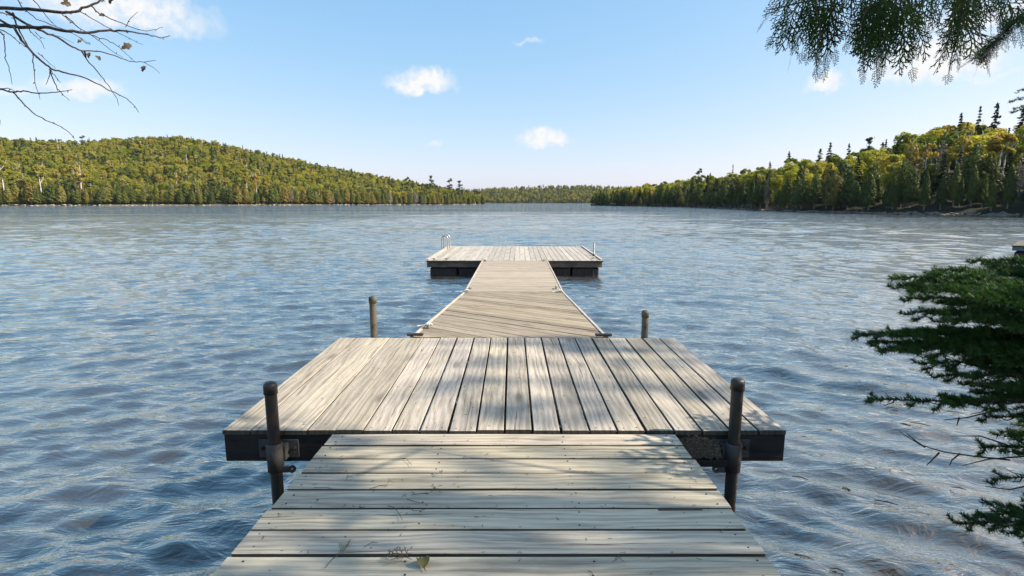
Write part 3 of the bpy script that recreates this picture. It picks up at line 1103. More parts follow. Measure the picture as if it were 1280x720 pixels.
def along_planks(parent, x0, x1, y0, y1, count, gap, mat, t=.035, seed=0, gaps=None):
    pitch = (x1 - x0) / count
    rg = random.Random(seed)
    meshes = [plank_mesh('plank', y1 - y0, pitch - gap, t, seed + i) for i in range(4)]
    for m in meshes:
        m.materials.append(mat)
        m.materials.append(M['plank_side'])
    out = []
    for i in range(count):
        x = x0 + pitch * (i + .5) + rg.uniform(-.0012, .0012)
        o = link('plank', rg.choice(meshes), parent, None,
                 (x, (y0 + y1) / 2 + rg.uniform(-.004, .004), rg.uniform(-.0015, .0015)),
                 (0, 0, math.pi / 2 + math.pi * rg.randint(0, 1) + rg.uniform(-.0008, .0008)))
        if gaps:
            o.scale.y = gaps(i / (count - 1))
        out.append(x)
    return out


def beam(parent, name, x0, x1, y0, y1, z0, z1, mat, c=.004):
    """timber whose grain follows its long side; built round its own centre"""
    lx, ly, lz = x1 - x0, y1 - y0, z1 - z0
    mb = MB()
    if ly > lx:
        mb.box(-ly / 2, ly / 2, -lx / 2, lx / 2, -lz / 2, lz / 2, c)
        rot = (0, 0, math.pi / 2)
    else:
        mb.box(-lx / 2, lx / 2, -ly / 2, ly / 2, -lz / 2, lz / 2, c)
        rot = (0, 0, 0)
    return mb.build(name, mat, parent, ((x0 + x1) / 2, (y0 + y1) / 2, (z0 + z1) / 2), rot)


def cleat(parent, x, y, rz=0.0, rope=True):
    mb = MB()
    mb.box(-.025, .025, -.012, .012, 0, .03, .004)
    mb.tube([(-.075, 0, .042), (-.03, 0, .036), (.03, 0, .036), (.075, 0, .042)], [.007, .011, .011, .007], 8)
    c_ = mb.build('dock_cleat', M['galv'], parent, (x, y, .002), (0, 0, rz))
    if rope:
        mb = MB()
        pts = []
        for k in range(26):
            a = k / 25 * 4 * math.pi
            pts.append((.05 * math.cos(a) * (1 if k % 2 else .9), .024 * math.sin(a * 1.5), .032 + .012 * math.sin(a * 2.5) + .006))
        pts += [(.06, .05, .012), (.09, .10, .010), (.04, .14, .010)]
        mb.tube(pts, .0075, 6)
        mb.build('rope', M['rope'], c_)
    return c_


# --- near ramp: cross planks, sloping gently down to the platform
RAMP_SLOPE = math.atan(.031)
ramp = empty('dock_ramp', (-.043, 2.688, .768), (-RAMP_SLOPE, 0, 0))
tag(ramp, 'near wooden ramp of wide crosswise planks at the bottom of the picture', 'ramp')
RW = .892
rows = cross_planks(ramp, -4.0, -.004, -RW, RW, .133, .0125, M['ramp_wood'], .038, 40, jx=.004)
sp = []
rg = random.Random(2)
for y in rows:
    for x in (-RW + .05, -.30, .30, RW - .05):
        for dy in (-.036, .036):
            sp.append((x + rg.uniform(-.012, .012), y + dy + rg.uniform(-.01, .01)))
nails(ramp, sp)
for x in (-RW + .03, -.03, RW - .09):
    beam(ramp, 'stringer', x, x + .06, -3.9, -.03, -.20, -.041, M['skirt_wood'])

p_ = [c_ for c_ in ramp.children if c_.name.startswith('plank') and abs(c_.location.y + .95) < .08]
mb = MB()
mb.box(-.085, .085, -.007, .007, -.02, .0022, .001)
mb.build('rotten_edge', M['plank_side'], ramp, (.69, -.752, 0), (0, 0, .01))  # dark flush strip imitates the shaded gap of a broken-off edge

# --- platform on pipe posts: planks running away from the camera
PX0, PX1, PY0, PY1, PZ = -1.520, 1.443, 2.700, 4.668, .780
plat = empty('dock_platform', (0, 0, PZ))
tag(plat, 'wide grey plank platform held on four pipe posts', 'dock')
xs = along_planks(plat, PX0, PX1, PY0, PY1, 20, .0115, M['deck_wood'], .024, 60,
                  gaps=lambda f: 1.055 if f < .30 else 1.0)
sp = []
for x in xs:
    for y in (PY0 + .03, (PY0 + PY1) / 2 - .30, PY1 - .05):
        for dx in (-.038, .038):
            sp.append((x + dx + rg.uniform(-.008, .008), y + rg.uniform(-.006, .006)))
nails(plat, sp)
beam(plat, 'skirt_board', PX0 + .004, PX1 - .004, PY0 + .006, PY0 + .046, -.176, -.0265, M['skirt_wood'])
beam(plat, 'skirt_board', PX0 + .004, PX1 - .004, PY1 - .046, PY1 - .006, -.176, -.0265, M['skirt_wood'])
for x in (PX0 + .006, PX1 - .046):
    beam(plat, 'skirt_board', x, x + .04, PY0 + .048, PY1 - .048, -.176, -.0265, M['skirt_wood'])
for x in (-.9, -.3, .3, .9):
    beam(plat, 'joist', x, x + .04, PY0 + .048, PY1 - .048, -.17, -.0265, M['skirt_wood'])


def pipe_bracket(x, yface, side, out):
    """plate bolted to the skirt, welded sleeve and a locking eye; out = -1 faces the camera"""
    r_ = .0405
    mb = MB()
    mb.box(-.105, .105, -.004, .004, -.050, .050, .002)
    pl = mb.build('bracket_plate', M['bracket'], plat, (x, yface + out * .006, -.100))
    mb = MB()
    mb.lathe([(.0315, -.075), (r_, -.075), (r_, .072), (r_ - .002, .075), (.0315, .075)], 24, (0, out * .05, -.022))
    mb.box(-.052, .052, min(0, out * .045), max(0, out * .045), -.045, .035, .002)
    mb.build('sleeve', M['bracket'], pl)
    mb = MB()
    vs_, m = [], 10
    for z in (-.006, .006):
        vs_ += [(side * .038, z, -.022), (side * .075, z, -.022)]
    # eye: flat ring on a tongue
    for yy in (-.006, .006):
        for k in range(m):
            a = 6.283 * k / m
            vs_.append((side * .085 + .020 * math.cos(a), yy, .020 * math.sin(a)))
        for k in range(m):
            a = 6.283 * k / m
            vs_.append((side * .085 + .007 * math.cos(a), yy, .007 * math.sin(a)))
    fs_ = []
    b0 = 4
    for k in range(m):
        k2 = (k + 1) % m
        fs_.append((b0 + k, b0 + k2, b0 + m + k2, b0 + m + k))
        fs_.append((b0 + 2 * m + k, b0 + 3 * m + k, b0 + 3 * m + k2, b0 + 2 * m + k2))
        fs_.append((b0 + k, b0 + 2 * m + k, b0 + 2 * m + k2, b0 + k2))
        fs_.append((b0 + m + k, b0 + m + k2, b0 + 3 * m + k2, b0 + 3 * m + k))
    mb.add(vs_, fs_)
    x0, x1 = sorted((side * .030, side * .072))
    mb.box(x0, x1, -.0055, .0055, -.019, .019, .003)
    mb.build('locking_eye', M['bracket'], pl, (0, out * .055, -.088))
    for bx in (-.083, .083):
        mb = MB()
        mb.tube([(bx, out * .003, .004), (bx, out * .012, .004)], .011, 6, smooth=False)
        mb.tube([(bx, out * .012, .004), (bx, out * .019, .004)], .006, 8)
        mb.build('bolt', M['nail'], pl)


def pipe_post(x, y, ztop, mat, label):
    root = empty('pipe_post', (x, y, 0))
    tag(root, label, 'post', 'pipe posts of the platform')
    mb = MB()
    mb.lathe([(.030, -1.2), (.030, ztop - .05)], 22)
    mb.build('pipe', mat, root)
    mb = MB()
    mb.lathe([(.0305, ztop - .062), (.0345, ztop - .062), (.0345, ztop - .022), (.033, ztop - .014), (.028, ztop - .006),
              (.018, ztop - .001), (.001, ztop)], 22)
    mb.build('cap', mat, root)
    return root


for (x, side) in ((-1.227, 1), (1.145, -1)):
    pipe_bracket(x, PY0 + .006, side, -1)
for (x, side) in ((-1.228, 1), (1.18, -1)):
    pipe_bracket(x, PY1 - .006, side, 1)
pipe_post(-1.227, PY0 - .050, 1.062, M['pipe'], 'dark capped pipe post at the near left edge of platform')
pipe_post(1.145, PY0 - .050, 1.082, M['pipe'], 'dark capped pipe post at the near right edge of platform')
pipe_post(-1.228, PY1 + .050, 1.146, M['pipe_pale'], 'sunlit tan capped post behind far left of platform')
pipe_post(1.18, PY1 + .050, 1.020, M['pipe_pale'], 'short capped post behind far right of platform')

# ledge under the ramp end that catches litter
beam(plat, 'ledger', .82, 1.12, PY0 - .075, PY0 - .004, -.168, -.130, M['skirt_wood'])


# --- gangways
def clip_strip(c0, c1, x0, x1, y0, y1, d):
    """rectangle cut to the strip c0 <= p.nrm <= c1; d is the strip direction"""
    nx, ny = -d[1], d[0]
    poly = [(x0, y0), (x1, y0), (x1, y1), (x0, y1)]
    for sgn, c in ((1, c0), (-1, -c1)):
        res = []
        for i in range(len(poly)):
            a, b = poly[i], poly[(i + 1) % len(poly)]
            fa = sgn * (a[0] * nx + a[1] * ny) - c
            fb = sgn * (b[0] * nx + b[1] * ny) - c
            if fa >= 0:
                res.append(a)
            if (fa >= 0) != (fb >= 0):
                s = fa / (fa - fb)
                res.append((a[0] + (b[0] - a[0]) * s, a[1] + (b[1] - a[1]) * s))
        poly = res
        if len(poly) < 3:
            return []
    return poly


GA0, GA1 = Vector((-.025, 4.700, .772)), Vector((.032, 9.56, .386))
GB1 = Vector((.075, 14.56, .412))


def gangway(a, b, name):
    d = b - a
    L = d.length
    root = empty(name, a, (math.asin(d.z / L), 0, -math.atan2(d.x, d.y)))
    return root, L


gw, LA = gangway(GA0, GA1, 'gangway')
tag(gw, 'sloping gangway of diagonal brown planks beyond the platform', 'gangway')
GWW = .895
dd = (math.cos(R(-45)), math.sin(R(-45)))
cmin, cmax = -1.0, LA * .7071 + 1.0
c, i = -.70, 0
rg = random.Random(8)
while c < cmax:
    w = .138
    poly = clip_strip(c, c + w, -GWW + .045, GWW - .045, .02, LA - .02, dd)
    c += w + rg.uniform(.004, .008)
    if len(poly) < 3:
        continue
    cx = sum(p[0] for p in poly) / len(poly)
    cyy = sum(p[1] for p in poly) / len(poly)
    loc = [((p[0] - cx) * dd[0] + (p[1] - cyy) * dd[1], -(p[0] - cx) * dd[1] + (p[1] - cyy) * dd[0]) for p in poly]
    m = len(loc)
    zt = rg.uniform(-.0025, .0025)
    inner = [(x * (1 - .004), y * .965) for x, y in loc]
    V = [(x, y, -.035) for x, y in loc] + [(x, y, zt - .003) for x, y in loc] + [(x, y, zt) for x, y in inner]
    F = [tuple(range(m))[::-1], tuple(range(2 * m, 3 * m))]
    for k in range(m):
        k2 = (k + 1) % m
        F += [(k, k2, k2 + m, k + m), (k + m, k2 + m, k2 + 2 * m, k + 2 * m)]
    me = bpy.data.meshes.new('plank')
    me.from_pydata(V, [], F)
    me.update()
    me.materials.append(M['diag_wood'])
    me.materials.append(M['plank_side'])
    me.polygons.foreach_set('material_index', [1, 0] + [1, 0] * m)
    link('plank', me, gw, None, (cx, cyy, 0), (0, 0, R(-45)))
for s in (-1, 1):
    x0, x1 = sorted((s * (GWW - .040), s * (GWW - .008)))
    beam(gw, 'edge_rail', x0, x1, .015, LA - .01, -.14, .009, M['trim_wood'])
    x0, x1 = sorted((s * .42, s * .46))
    beam(gw, 'stringer', x0, x1, .03, LA - .03, -.15, -.037, M['skirt_wood'])
    mb = MB()
    mb.box(-.07, .07, -.025, .035, -.006, .014, .003)
    mb.tube([(-.07, -.022, .010), (.07, -.022, .010)], .012, 8)
    mb.build('hinge', M['bracket'], gw, (s * (GWW - .06), .005, .024))
cleat(gw, -GWW + .09, .55, 1.35)
cleat(gw, -GWW + .08, LA - .16, 1.5)
cleat(gw, GWW - .08, LA - .18, 1.5)

gb, LB = gangway(GA1 + Vector((0, .01, 0)), GB1, 'gangway')
tag(gb, 'level gangway of pale tan crosswise planks leading to the float', 'gangway')
rows = cross_planks(gb, .015, LB - .01, -GWW + .042, GWW - .042, .139, .006, M['tan_wood'], .035, 70)
sp = []
for y in rows:
    for x in (-GWW + .09, GWW - .09):
        for q in (-.035, .035):
            sp.append((x + rg.uniform(-.01, .01), y + q))
nails(gb, sp)
for s in (-1, 1):
    x0, x1 = sorted((s * (GWW - .040), s * (GWW - .008)))
    beam(gb, 'edge_rail', x0, x1, .01, LB - .005, -.14, .008, M['trim_wood'])
    x0, x1 = sorted((s * .42, s * .46))
    beam(gb, 'stringer', x0, x1, .03, LB - .03, -.15, -.037, M['skirt_wood'])
cleat(gb, -GWW + .10, .30, 1.2, False)
cleat(gb, GWW - .12, .32, 1.7, False)
cleat(gb, -GWW + .10, LB - .14, .4)
cleat(gb, GWW - .12, LB - .14, .2, False)


# --- swim float
def swim_float(loc, rz, W, D, zdeck, label, count, fascia, wood, cat='float'):
    root = empty('swim_float', loc, (0, 0, rz))
    tag(root, label, cat, 'floating docks')
    hw = W / 2
    xs_ = along_planks(root, -hw, hw, 0, D, count, .007, wood, .034, 90)
    for ch in root.children:
        ch.location.z += zdeck
    sp_ = [(x + q, y) for x in xs_ for y in (.05, D * .33, D * .66, D - .05) for q in (-.045, .045)]
    nl = nails(root, sp_, .005)
    nl.location.z = zdeck
    zt = zdeck - .037
    beam(root, 'fascia_board', -hw + .03, hw - .03, .030, .068, zt - .15, zt, fascia)
    beam(root, 'fascia_board', -hw + .03, hw - .03, D - .068, D - .030, zt - .15, zt, fascia)
    for s in (-1, 1):
        x0, x1 = sorted((s * (hw - .03), s * (hw - .068)))
        beam(root, 'fascia_board', x0, x1, .070, D - .070, zt - .15, zt, fascia)
    k = 6
    fw = (W - .16) / k
    mb = MB()
    mb.box(-fw / 2 + .02, fw / 2 - .02, -.55, .55, -.22, .19, .03)
    # moulded ribs on the plastic tubs
    for rx in (-.2, 0, .2):
        mb.box(rx - .03, rx + .03, -.562, .562, -.2, .15, .008)
    tub = None
    for yy in (.66, D / 2, D - .66):
        for i in range(k):
            p = (-hw + .08 + fw * (i + .5), yy, .02)
            if tub is None:
                tub = mb.build('float_tub', M['drum'], root, p)
                src = tub
            else:
                o = src.copy()
                COL.objects.link(o)
                o.parent = root
                o.location = p
    return root


FZ = .410
fl = swim_float((.062, 14.60, 0), R(-.7), 4.80, 4.85, FZ, 'square plank swim float at the end of gangway', 32, M['fascia_wood'], M['float_wood'])
# corner and edge trim of the float
for x0, x1, y0, y1 in ((-2.40, -2.33, .10, 4.75), (2.33, 2.40, .10, 4.75)):
    beam(fl, 'edge_trim', x0, x1, y0, y1, FZ + .002, FZ + .032, M['trim_wood'])
cleat_o = cleat(fl, -2.2, .22, .3)
cleat_o.location.z = FZ
for x in (-1.85,):
    c_ = cleat(fl, x, .16, 0, False)
    c_.location.z = FZ
c_ = cleat(fl, 2.22, .55, 1.2)
c_.location.z = FZ
# ladder on the left edge
rail = None
for yy in (3.55, 4.05):
    mb = MB()
    pts = [(.22, yy, FZ)]
    for k in range(9):
        a = math.pi * k / 8
        pts.append((.095 * math.cos(a) + .125, yy, FZ + .36 + .095 * math.sin(a)))
    pts += [(.03, yy, FZ), (.03, yy, -.75)]
    pts = [(p[0] - 2.475, p[1], p[2]) for p in pts]
    mb.tube(pts, .021, 10)
    r_ = mb.build('ladder_rail', M['alu'], fl)
    rail = rail or r_
for z in (.22, -.05, -.32):
    mb = MB()
    mb.tube([(-2.445, 3.55, z), (-2.445, 4.05, z)], .02, 8)
    mb.build('rung', M['alu'], rail)
pp = empty('mooring_pole', (2.40, 15.92, 0))
tag(pp, 'thin grey pole rising from the right side of swim float', 'pole')
mb = MB()
mb.lathe([(.021, -1.0), (.021, .775), (.001, .780)], 14)
mb.build('pole', M['galv'], pp)
mb = MB()
mb.lathe([(.023, .40), (.032, .40), (.032, .47), (.023, .47)], 14)
mb.build('collar', M['bracket'], pp)

# --- neighbour's float at the right edge of the picture
nf = swim_float((17.9 + 1.85 * math.cos(R(46)), 19.5 - 1.85 * math.sin(R(46)), 0), R(-46), 3.7, 3.0, .44, 'dark float with grey blue sides at the right frame edge', 24, M['grey_paint'], M['fascia_wood'])

# ------------------------------------------------------------------ near vegetation
class Tris:
    def __init__(self):
        self.V, self.F, self.n = [], [], 0

    def add(self, V, F):
        self.V.append(np.asarray(V, np.float32))
        self.F.append(np.asarray(F, np.int32) + self.n)
        self.n += len(V)

    def build(self, name, mat, parent=None):
        return link(name, arr_mesh(name, np.concatenate(self.V), np.concatenate(self.F)), parent, mat)


def curve_pts(p0, p1, sag, m, rng, wob=0.0):
    p0, p1 = np.array(p0, float), np.array(p1, float)
    s = np.linspace(0, 1, m)[:, None]
    q = p0 + (p1 - p0) * s
    q[:, 2] += sag * np.sin(s[:, 0] * math.pi)
    if wob:
        ph = rng.uniform(0, 6.28, 3)
        q += wob * np.sin(s * np.array([5.0, 7.0, 6.0]) + ph) * s * (1 - s) * 4
    return q


def needles_on(T, path, rng, dens=1500, ln=.025, wd=.0017, r0=.002):
    """needles set round a shoot"""
    seg = np.diff(path, axis=0)
    L = np.linalg.norm(seg, axis=1)
    tot = L.sum()
    m = max(6, int(tot * dens))
    cum = np.concatenate([[0], np.cumsum(L)])
    s = rng.uniform(0, tot, m)
    i = np.clip(np.searchsorted(cum, s, 'right') - 1, 0, len(L) - 1)
    f = (s - cum[i]) / L[i]
    p = path[i] + seg[i] * f[:, None]
    ax = seg[i] / L[i][:, None]
    rnd = rng.normal(size=(m, 3))
    rnd[:, 2] += 0.55                       # combed upward
    side = rnd - ax * np.sum(rnd * ax, 1, keepdims=True)
    side /= np.linalg.norm(side, axis=1, keepdims=True) + 1e-9
    d = side * .86 + ax * .5
    ll = (ln * rng.uniform(.7, 1.2, m))[:, None]
    w = np.cross(d, rng.normal(size=(m, 3)))
    w /= np.linalg.norm(w, axis=1, keepdims=True) + 1e-9
    V = np.stack([p + w * wd, p - w * wd, p + d * ll], 1).reshape(-1, 3)
    T.add(V, np.arange(m * 3).reshape(m, 3))


def spruce_bough(T, wood, p0, p1, rng, side_len=.42, dens=1500, sag=-.05, bare=0.0, sub=True):
    m = 16
    path = curve_pts(p0, p1, sag, m, rng, .02)
    L = np.linalg.norm(np.diff(path, axis=0), axis=1).sum()
    wood.tube([tuple(p) for p in path], list(np.linspace(.010, .0022, m)), 5)
    start = int(m * bare)
    if start < m - 2:
        needles_on(T, path[start:], rng, dens)
    ax = (path[-1] - path[0]) / L
    lat = np.cross(ax, [0, 0, 1.0])
    lat /= np.linalg.norm(lat)
    nside = int(L / .042)
    for k in range(nside):
        s = (k + .5) / nside
        if s < .10:
            continue
        i = min(int(s * (m - 1)), m - 2)
        b = path[i] + (path[i + 1] - path[i]) * (s * (m - 1) - i)
        sgn = 1 if k % 2 else -1
        ll = side_len * (1 - s) ** .75 * rng.uniform(.55, 1.1) + .05
        d = ax * rng.uniform(.55, .9) + lat * sgn * rng.uniform(.6, .9) + np.array([0, 0, rng.uniform(-.30, .22)])
        d /= np.linalg.norm(d)
        e = b + d * ll
        sp_ = curve_pts(b, e, -.015, 7, rng, .004)
        wood.tube([tuple(p) for p in sp_], list(np.linspace(.0035, .0014, 7)), 4, False)
        if rng.random() < bare * 1.2:
            continue
        needles_on(T, sp_, rng, dens)
        if sub and ll > .12:
            q = int(ll / .034)
            for j in range(1, q):
                f = j / q
                bb = b + (e - b) * f
                sg2 = 1 if j % 2 else -1
                l2 = ll * .42 * (1 - f) * rng.uniform(.6, 1.2) + .03
                d2 = d * .75 + np.cross(d, [0, 0, 1.0]) * sg2 * .65 + np.array([0, 0, rng.uniform(-.15, .1)])
                d2 /= np.linalg.norm(d2)
                needles_on(T, np.array([bb, bb + d2 * l2 * .5, bb + d2 * l2 + np.array([0, 0, -.004])]), rng, dens)


rng = np.random.default_rng(77)
SX, SY = 2.98, 1.95
sz0 = bank_z(SX, SY)
spr = empty('spruce_sapling', (0, 0, 0))
tag(spr, 'young dark green spruce leaning in from the right edge over the water', 'tree')
mb = MB()
mb.tube([(SX, SY, sz0 - .1), (SX - .01, SY + .01, 1.0), (SX + .01, SY, 1.75), (SX, SY, 2.35)], [.05, .04, .025, .008], 9)
mb.build('trunk', M['bark'], spr)
wood = MB()
T = Tris()
boughs = [  # tip column, row, depth; height on the trunk; side twig length; bare share
    (1118, 347, 2.55, 1.62, .40, 0), (1122, 357, 2.35, 1.58, .42, 0), (1133, 373, 2.75, 1.55, .36, 0),
    (1165, 338, 2.80, 1.66, .34, 0), (1138, 390, 2.45, 1.50, .42, 0), (1215, 326, 2.60, 1.75, .30, 0),
    (1178, 400, 2.30, 1.45, .40, 0), (1240, 332, 2.85, 1.78, .30, 0), (1262, 335, 2.45, 1.74, .30, 0),
    (1068, 419, 2.60, 1.45, .40, .0), (1100, 438, 2.45, 1.40, .42, .0), (1092, 428, 2.55, 1.43, .36, 0), (1165, 425, 2.75, 1.42, .34, .0),
    (1150, 455, 2.55, 1.34, .34, .1), (1085, 499, 2.50, 1.20, .32, .2), (1172, 470, 2.35, 1.28, .38, 0),
    (1205, 478, 2.70, 1.22, .36, .0), (1190, 500, 2.45, 1.12, .32, .1), (1225, 560, 2.40, 1.02, .32, .1),
    (1228, 520, 2.60, 1.08, .30, .1), (1198, 655, 2.45, .74, .34, .0), (1215, 648, 2.6, .78, .3, 0), (1240, 600, 2.55, .92, .26, .2), (1150, 352, 2.5, 1.6, .42, 0), (1190, 378, 2.7, 1.52, .40, 0), (1210, 440, 2.5, 1.38, .40, 0),
    (1245, 450, 2.9, 1.35, .36, 0), (1235, 400, 2.9, 1.5, .36, 0), (1250, 540, 2.8, 1.1, .34, 0)]
for (px, py, dp, zt, sl, ba) in boughs:
    tip = at(px, py, dp)
    spruce_bough(T, wood, (SX, SY, zt), tuple(tip), rng, sl, 1700, .02, ba)
# the far side of the little tree, out of the picture
for k in range(14):
    a = rng.uniform(-.9, 2.2)
    zt = rng.uniform(.9, 2.2)
    ll = .95 * (1 - (zt - .9) / 1.7)
    spruce_bough(T, wood, (SX, SY, zt), (SX + math.cos(a) * ll, SY - math.sin(a) * ll, zt - .15), rng, .3, 900, .02, 0)
# dead lower twigs
for (pl) in [[(1125, 540), (1150, 556), (1180, 565), (1215, 570), (1262, 575)], [(1133, 541), (1143, 550), (1156, 559)], [(1158, 582), (1164, 576), (1174, 566)],
             [(1187, 582), (1190, 575), (1200, 567)], [(1203, 582), (1235, 574), (1285, 570)], [(1232, 608), (1262, 612), (1290, 606)], [(1180, 525), (1208, 522), (1250, 512)],
             [(1196, 532), (1199, 522)], [(1188, 545), (1225, 545), (1270, 560)], [(1268, 655), (1280, 648), (1300, 640)]]:
    pts = [tuple(at(x, y, 2.42 + .02 * j)) for j, (x, y) in enumerate(pl)]
    wood.tube(pts, list(np.linspace(.0016, .0042, len(pts))), 5)
wood.build('branches', M['bark'], spr)
o = T.build('needles', M['near_needle'], spr)
o['kind'] = 'stuff'


# --- cedar limb hanging in at the top right; its tree stands on the bank to the right
def frond_template(rng, L=.24):
    """flat scale-leaf spray in the XY plane: axis along +X"""
    quads = []

    def rib(a, b, w0, w1):
        a, b = np.array(a), np.array(b)
        d = b - a
        d /= np.linalg.norm(d) + 1e-9
        nn = np.array([-d[1], d[0], 0])
        quads.append([a - nn * w0, b - nn * w1, b + nn * w1, a + nn * w0])
    m = 8
    ax = [np.array([L * i / m, .012 * math.sin(i * .9) * i / m, 0]) for i in range(m + 1)]
    for i in range(m):
        rib(ax[i], ax[i + 1], .0036 - .0012 * i / m, .0036 - .0012 * (i + 1) / m)
    k = 0
    x = .03
    while x < L * .98:
        sgn = 1 if k % 2 else -1
        ll = min((L - x) * .55 * rng.uniform(.75, 1.15) + .022, .10)
        ang = sgn * R(rng.uniform(40, 54))
        a = np.array([x, .012 * math.sin(x / L * 7) * x / L, 0])
        e = a + ll * np.array([math.cos(ang), math.sin(ang), 0]) + np.array([0, 0, rng.uniform(-.010, .010)])
        rib(a, e, .0034, .0022)
        q = int(ll / .022)
        for j in range(1, q + 1):
            f = j / (q + 1)
            s2 = 1 if j % 2 else -1
            l2 = (1 - f) * ll * .40 * rng.uniform(.7, 1.2) + .010
            an2 = ang + s2 * R(40)
            b = a + (e - a) * f
            rib(b, b + l2 * np.array([math.cos(an2), math.sin(an2), rng.uniform(-.12, .12)]), .0034, .0020)
        x += .0175 * rng.uniform(.85, 1.2)
        k += 1
    return np.array(quads).reshape(-1, 3), np.arange(len(quads) * 4).reshape(-1, 4)


TPL = [frond_template(rng, l) for l in (.20, .24, .28)]


def put_frond(T, p, d, rng, scale=1.0):
    V, F = TPL[rng.integers(0, 3)]
    d = np.array(d) / np.linalg.norm(d)
    r_ = rng.normal(size=3) + np.array([.0, -.6, 0.2])
    s = np.cross(d, r_)
    s /= np.linalg.norm(s)
    nn = np.cross(d, s)
    W = V[:, :1] * d + V[:, 1:2] * s + V[:, 2:] * nn
    # the tips bow down
    W[:, 2] -= (V[:, 0] / .25) ** 2 * .03
    T.add(np.array(p) + W * scale, F)


CX, CY = 5.2, 1.4
ced = empty('cedar_tree', (0, 0, 0))
tag(ced, 'shore cedar whose green sprays hang in at the top right corner', 'tree')
mb = MB()
mb.tube([(CX, CY, bank_z(CX, CY) - .2), (CX - .1, CY, 2.0), (CX - .05, CY + .1, 5), (CX + .1, CY, 9.5)], [.19, .16, .11, .02], 12)
mb.build('trunk', M['bark'], ced)
wood, T = MB(), Tris()
limb = [Vector((CX - .08, CY, 3.1)), at(1500, -90, 2.05), at(1250, -22, 1.95), at(1110, -8, 1.85), at(1015, 0, 1.80), at(962, 12, 1.78)]
wood.tube(limb, [.014, .006, .005, .004, .003, .002], 7)
wood.tube([at(1500, -90, 2.05), at(1330, -10, 1.80), at(1278, 18, 1.72), at(1252, 42, 1.70), at(1240, 58, 1.69), at(1226, 73, 1.68)], [.009, .007, .006, .005, .004, .002], 7)
strands = [  # top column, row -> tip column, row
    (975, 2, 957, 24), (985, 2, 966, 44), (1000, 0, 975, 50), (1005, -4, 990, 66), (1015, -5, 1003, 62), (1020, -5, 1021, 82), (1030, -5, 1031, 82),
    (1040, -5, 1043, 60), (1050, -8, 1057, 50), (1062, -8, 1064, 32), (1025, -10, 1012, 60), (1035, -8, 1024, 68), (1045, -8, 1036, 62),
    (1080, -8, 1078, 70), (1088, -8, 1079, 84), (1100, -8, 1096, 83), (1108, -8, 1098, 70), (1118, -10, 1110, 60), (1128, -10, 1128, 66), (1135, -10, 1140, 82),
    (1140, -10, 1146, 52), (1090, -10, 1075, 36), (1125, -10, 1104, 78), (1150, -10, 1157, 34), (1165, -12, 1166, 26), (1175, -12, 1177, 33),
    (1200, -10, 1190, 66), (1205, -10, 1186, 90), (1212, -10, 1200, 70), (1198, -12, 1184, 56), (1215, -12, 1206, 48), (1225, -12, 1225, 22), (1235, -14, 1238, 24),
    (1262, 5, 1266, 38), (1272, 8, 1276, 34), (1285, 5, 1290, 40), (1250, 2, 1256, 26), (1245, -14, 1248, 14), (990, -20, 985, 20), (1060, -25, 1070, 14), (1110, -20, 1120, 30)]
for (x0, y0, x1, y1) in strands:
    dp = 1.82 + rng.uniform(-.16, .16)
    a, b = at(x0, y0, dp), at(x1, y1, dp + rng.uniform(-.08, .08))
    path = curve_pts(tuple(a), tuple(b), 0, 6, rng, .012)
    wood.tube([tuple(q) for q in path], list(np.linspace(.003, .001, 6)), 4, False)
    L = (b - a).length
    k = max(2, int(L / .052))
    for j in range(k + 1):
        f = j / k
        p = path[0] + (path[-1] - path[0]) * f
        main = np.array(b - a) / L
        d = main * 1.0 + rng.normal(size=3) * np.array([.26, .40, .08]) * (1.1 - f)
        room = L * (1 - f) + .012
        put_frond(T, p, d, rng, min(.80, max(.22, room / .27)) * rng.uniform(.8, 1.0))
for k in range(46):                          # the close mat of foliage along the limb itself
    x = rng.uniform(985, 1300)
    p = at(x, rng.uniform(-22, 8), 1.82 + rng.uniform(-.22, .22))
    put_frond(T, tuple(p), rng.normal(size=3) * np.array([.7, .5, .15]) + np.array([-.2, 0, -.5]), rng, rng.uniform(.32, .6))
for k in range(80):                          # thin tufts on the drooping bare-ish stick
    f = rng.random()
    q = at(1280 - 55 * f, 14 + 58 * f, 1.70)
    put_frond(T, tuple(q), rng.normal(size=3) * np.array([.6, .6, .3]) + np.array([-.2, 0, -.5]), rng, rng.uniform(.11, .28))
wood.build('limbs', M['bark'], ced)
o = T.build('foliage', M['near_cedar'], ced)
o['kind'] = 'stuff'


def shade_tree(name, x, y, h, w, base, leaves, size, label, kind='cone', seed=1):
    """a whole tree on the bank, beside the camera; its crown dapples the light on the dock"""
    g_ = np.random.default_rng(seed)
    z0 = bank_z(x, y)
    root = empty(name, (x, y, z0))
    tag(root, label, 'tree')
    tb = trunk_geo(h * .95, .17, g_, 6, .2, 1.6, 10)
    tb.build('trunk', M['bark'], root)
    V, F = crown_broad(g_, h, w, base, leaves, size, 26, .5) if kind == 'broad' else crown_cone(g_, h, w, base, leaves, size, .7)
    o = link('crown', arr_mesh('crown', V, F), root, M['near_cedar'])
    return root


# upper crown of the overhanging cedar
V, F = crown_cone(np.random.default_rng(5), 8.5, 1.3, 5.6, 700, .10, .7)
link('crown', arr_mesh('crown', V + np.array([CX, CY, 0]), F), ced, M['near_cedar'])
SHADE = [('shore_tree', 18.3, 2.3, 13.4, 1.2, 10.4, 430, .13, 'leafy tree on the bank beyond the right frame edge', 'broad', 3),
         ('shore_tree', 16.4, .3, 14.0, 1.6, 9.8, 290, .13, 'tall leafy tree on the bank right of the camera', 'broad', 4)]
for a in SHADE:
    shade_tree(*a)


